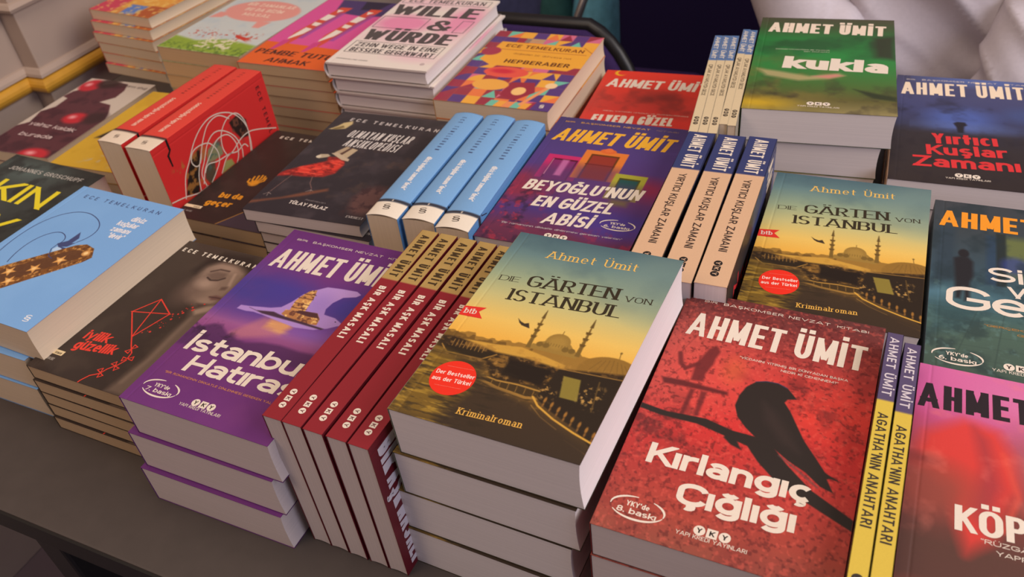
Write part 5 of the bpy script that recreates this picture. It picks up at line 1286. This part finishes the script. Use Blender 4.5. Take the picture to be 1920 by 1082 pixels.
for s in (-1, 1): m.loft(blob(P(.032 * s, -.103, 1.247), (.012, .008, .008), 12, 8, 2))
o = m.build('eyes', plain('eye_white', (220, 214, 206), rough=.3), pe, smooth=True); o.location = -pe.location
m = MB(); m.tube([P(-.024, -.106, 1.178), P(-.008, -.115, 1.180), P(.008, -.115, 1.180), P(.024, -.106, 1.178)], [.003, .006, .006, .003], 8); o = m.build('lips', plain('lips', (160, 92, 84), rough=.5), pe, smooth=True); o.location = -pe.location
fused('hair', [[ell_ring(P(0, .02, 1.22), .082, .085), ell_ring(P(0, .012, 1.28), .086, .095), ell_ring(P(0, .0, 1.33), .078, .097), ell_ring(P(0, .0, 1.37), .05, .06)]], .008, M_HAIR)

def folds(V):
    x, y, z = V[:, 0] - PX, V[:, 1] - PY, V[:, 2]
    win = np.clip(1.25 - np.abs(z - .77) / .2, 0, 1) * np.clip((.03 - y) / .04, 0, 1) * np.clip((.17 - np.abs(x)) / .04, 0, 1)
    ang = np.arctan2(z - .95, x + .19)                      # folds fan out from below the left arm
    rad = np.hypot(z - .95, x + .19)
    f = .0115 * np.sin(15 * ang + 1.6 * np.sin(3 * ang)) * np.clip((rad - .05) / .14, 0, 1) * win
    f += .010 * (1 - np.abs(np.sin(12 * ang + 1.3 * np.sin(5 * ang + 9 * rad)))) ** 2 * np.clip((rad - .05) / .12, 0, 1) * win
    f += .005 * np.sin(80 * (z + .25 * x) + 6 * np.sin(8 * x)) * np.clip(1 - np.abs(z - .70) / .09, 0, 1) * win
    f += .0022 * np.sin(30 * x + 44 * z + 20 * y)
    return f
sh_t = [ell_ring(P(0, .025, .50), .205, .155), ell_ring(P(0, .015, .58), .212, .165), ell_ring(P(0, -.01, .68), .200, .168), ell_ring(P(0, -.012, .76), .190, .160), ell_ring(P(0, -.005, .84), .190, .150), ell_ring(P(0, .0, .93), .198, .140), ell_ring(P(0, .01, 1.01), .20, .122), ell_ring(P(0, .012, 1.065), .15, .1), ell_ring(P(0, .014, 1.10), .082, .078)]
sl = [limb([sh, mid(sh, el, .5), el, mid(el, wr, .3), mid(el, wr, .7), mid(el, wr, .97)], [.068, .064, .062, .060, .050, .042], 20) for sh, el, wr in ((SHL, ELL, WRL), (SHR, ELR, WRR))]
fused('shirt', [sh_t] + sl, .006, M_SHIRT, folds)
tr = []
for s in (-1, 1): tr.append(limb([P(.085 * s, .04, .49), P(.11 * s, -.18, .515), P(.13 * s, -.385, .505), P(.13 * s, -.415, .43), P(.13 * s, -.375, .25), P(.13 * s, -.355, .10)], [.108, .096, .08, .076, .068, .06]))
tr.append([ell_ring(P(0, .03, .43), .17, .13), ell_ring(P(0, .03, .52), .185, .14), ell_ring(P(0, .02, .58), .185, .14)])
fused('trousers', tr, .008, M_TROUSER)
m = MB()
for s in (-1, 1): m.loft(blob(P(.13 * s, -.43, .035), (.055, .14, .035), 18, 10, 2.6))
o = m.build('shoes', M_BLACK, pe, smooth=True); o.location = -pe.location
# the chair carrying the person
st = props(empty('chair', (PX, PY + .05, 0)), 'black chair under the person in the white shirt', 'chair')
def spart(mb, name, mat, **k):
    o = mb.build(name, mat, st, **k); o.location = -st.location; return o
m = MB(); m.box(P(0, .03, .355), (.44, .42, .04)); spart(m, 'seat', M_BLACK, bevel=.015)
m = MB(); m.box(P(0, .245, .72), (.42, .03, .30)); spart(m, 'backrest', M_BLACK, bevel=.012)
for sx in (-1, 1):
    m = MB(); m.tube([P(.19 * sx, .245, .60), P(.19 * sx, .235, .345), P(.2 * sx, .25, 0)], .012, 10); spart(m, 'leg', M_BLACK)
    m = MB(); m.tube([P(.19 * sx, -.15, .345), P(.2 * sx, -.17, 0)], .012, 10); spart(m, 'leg', M_BLACK)
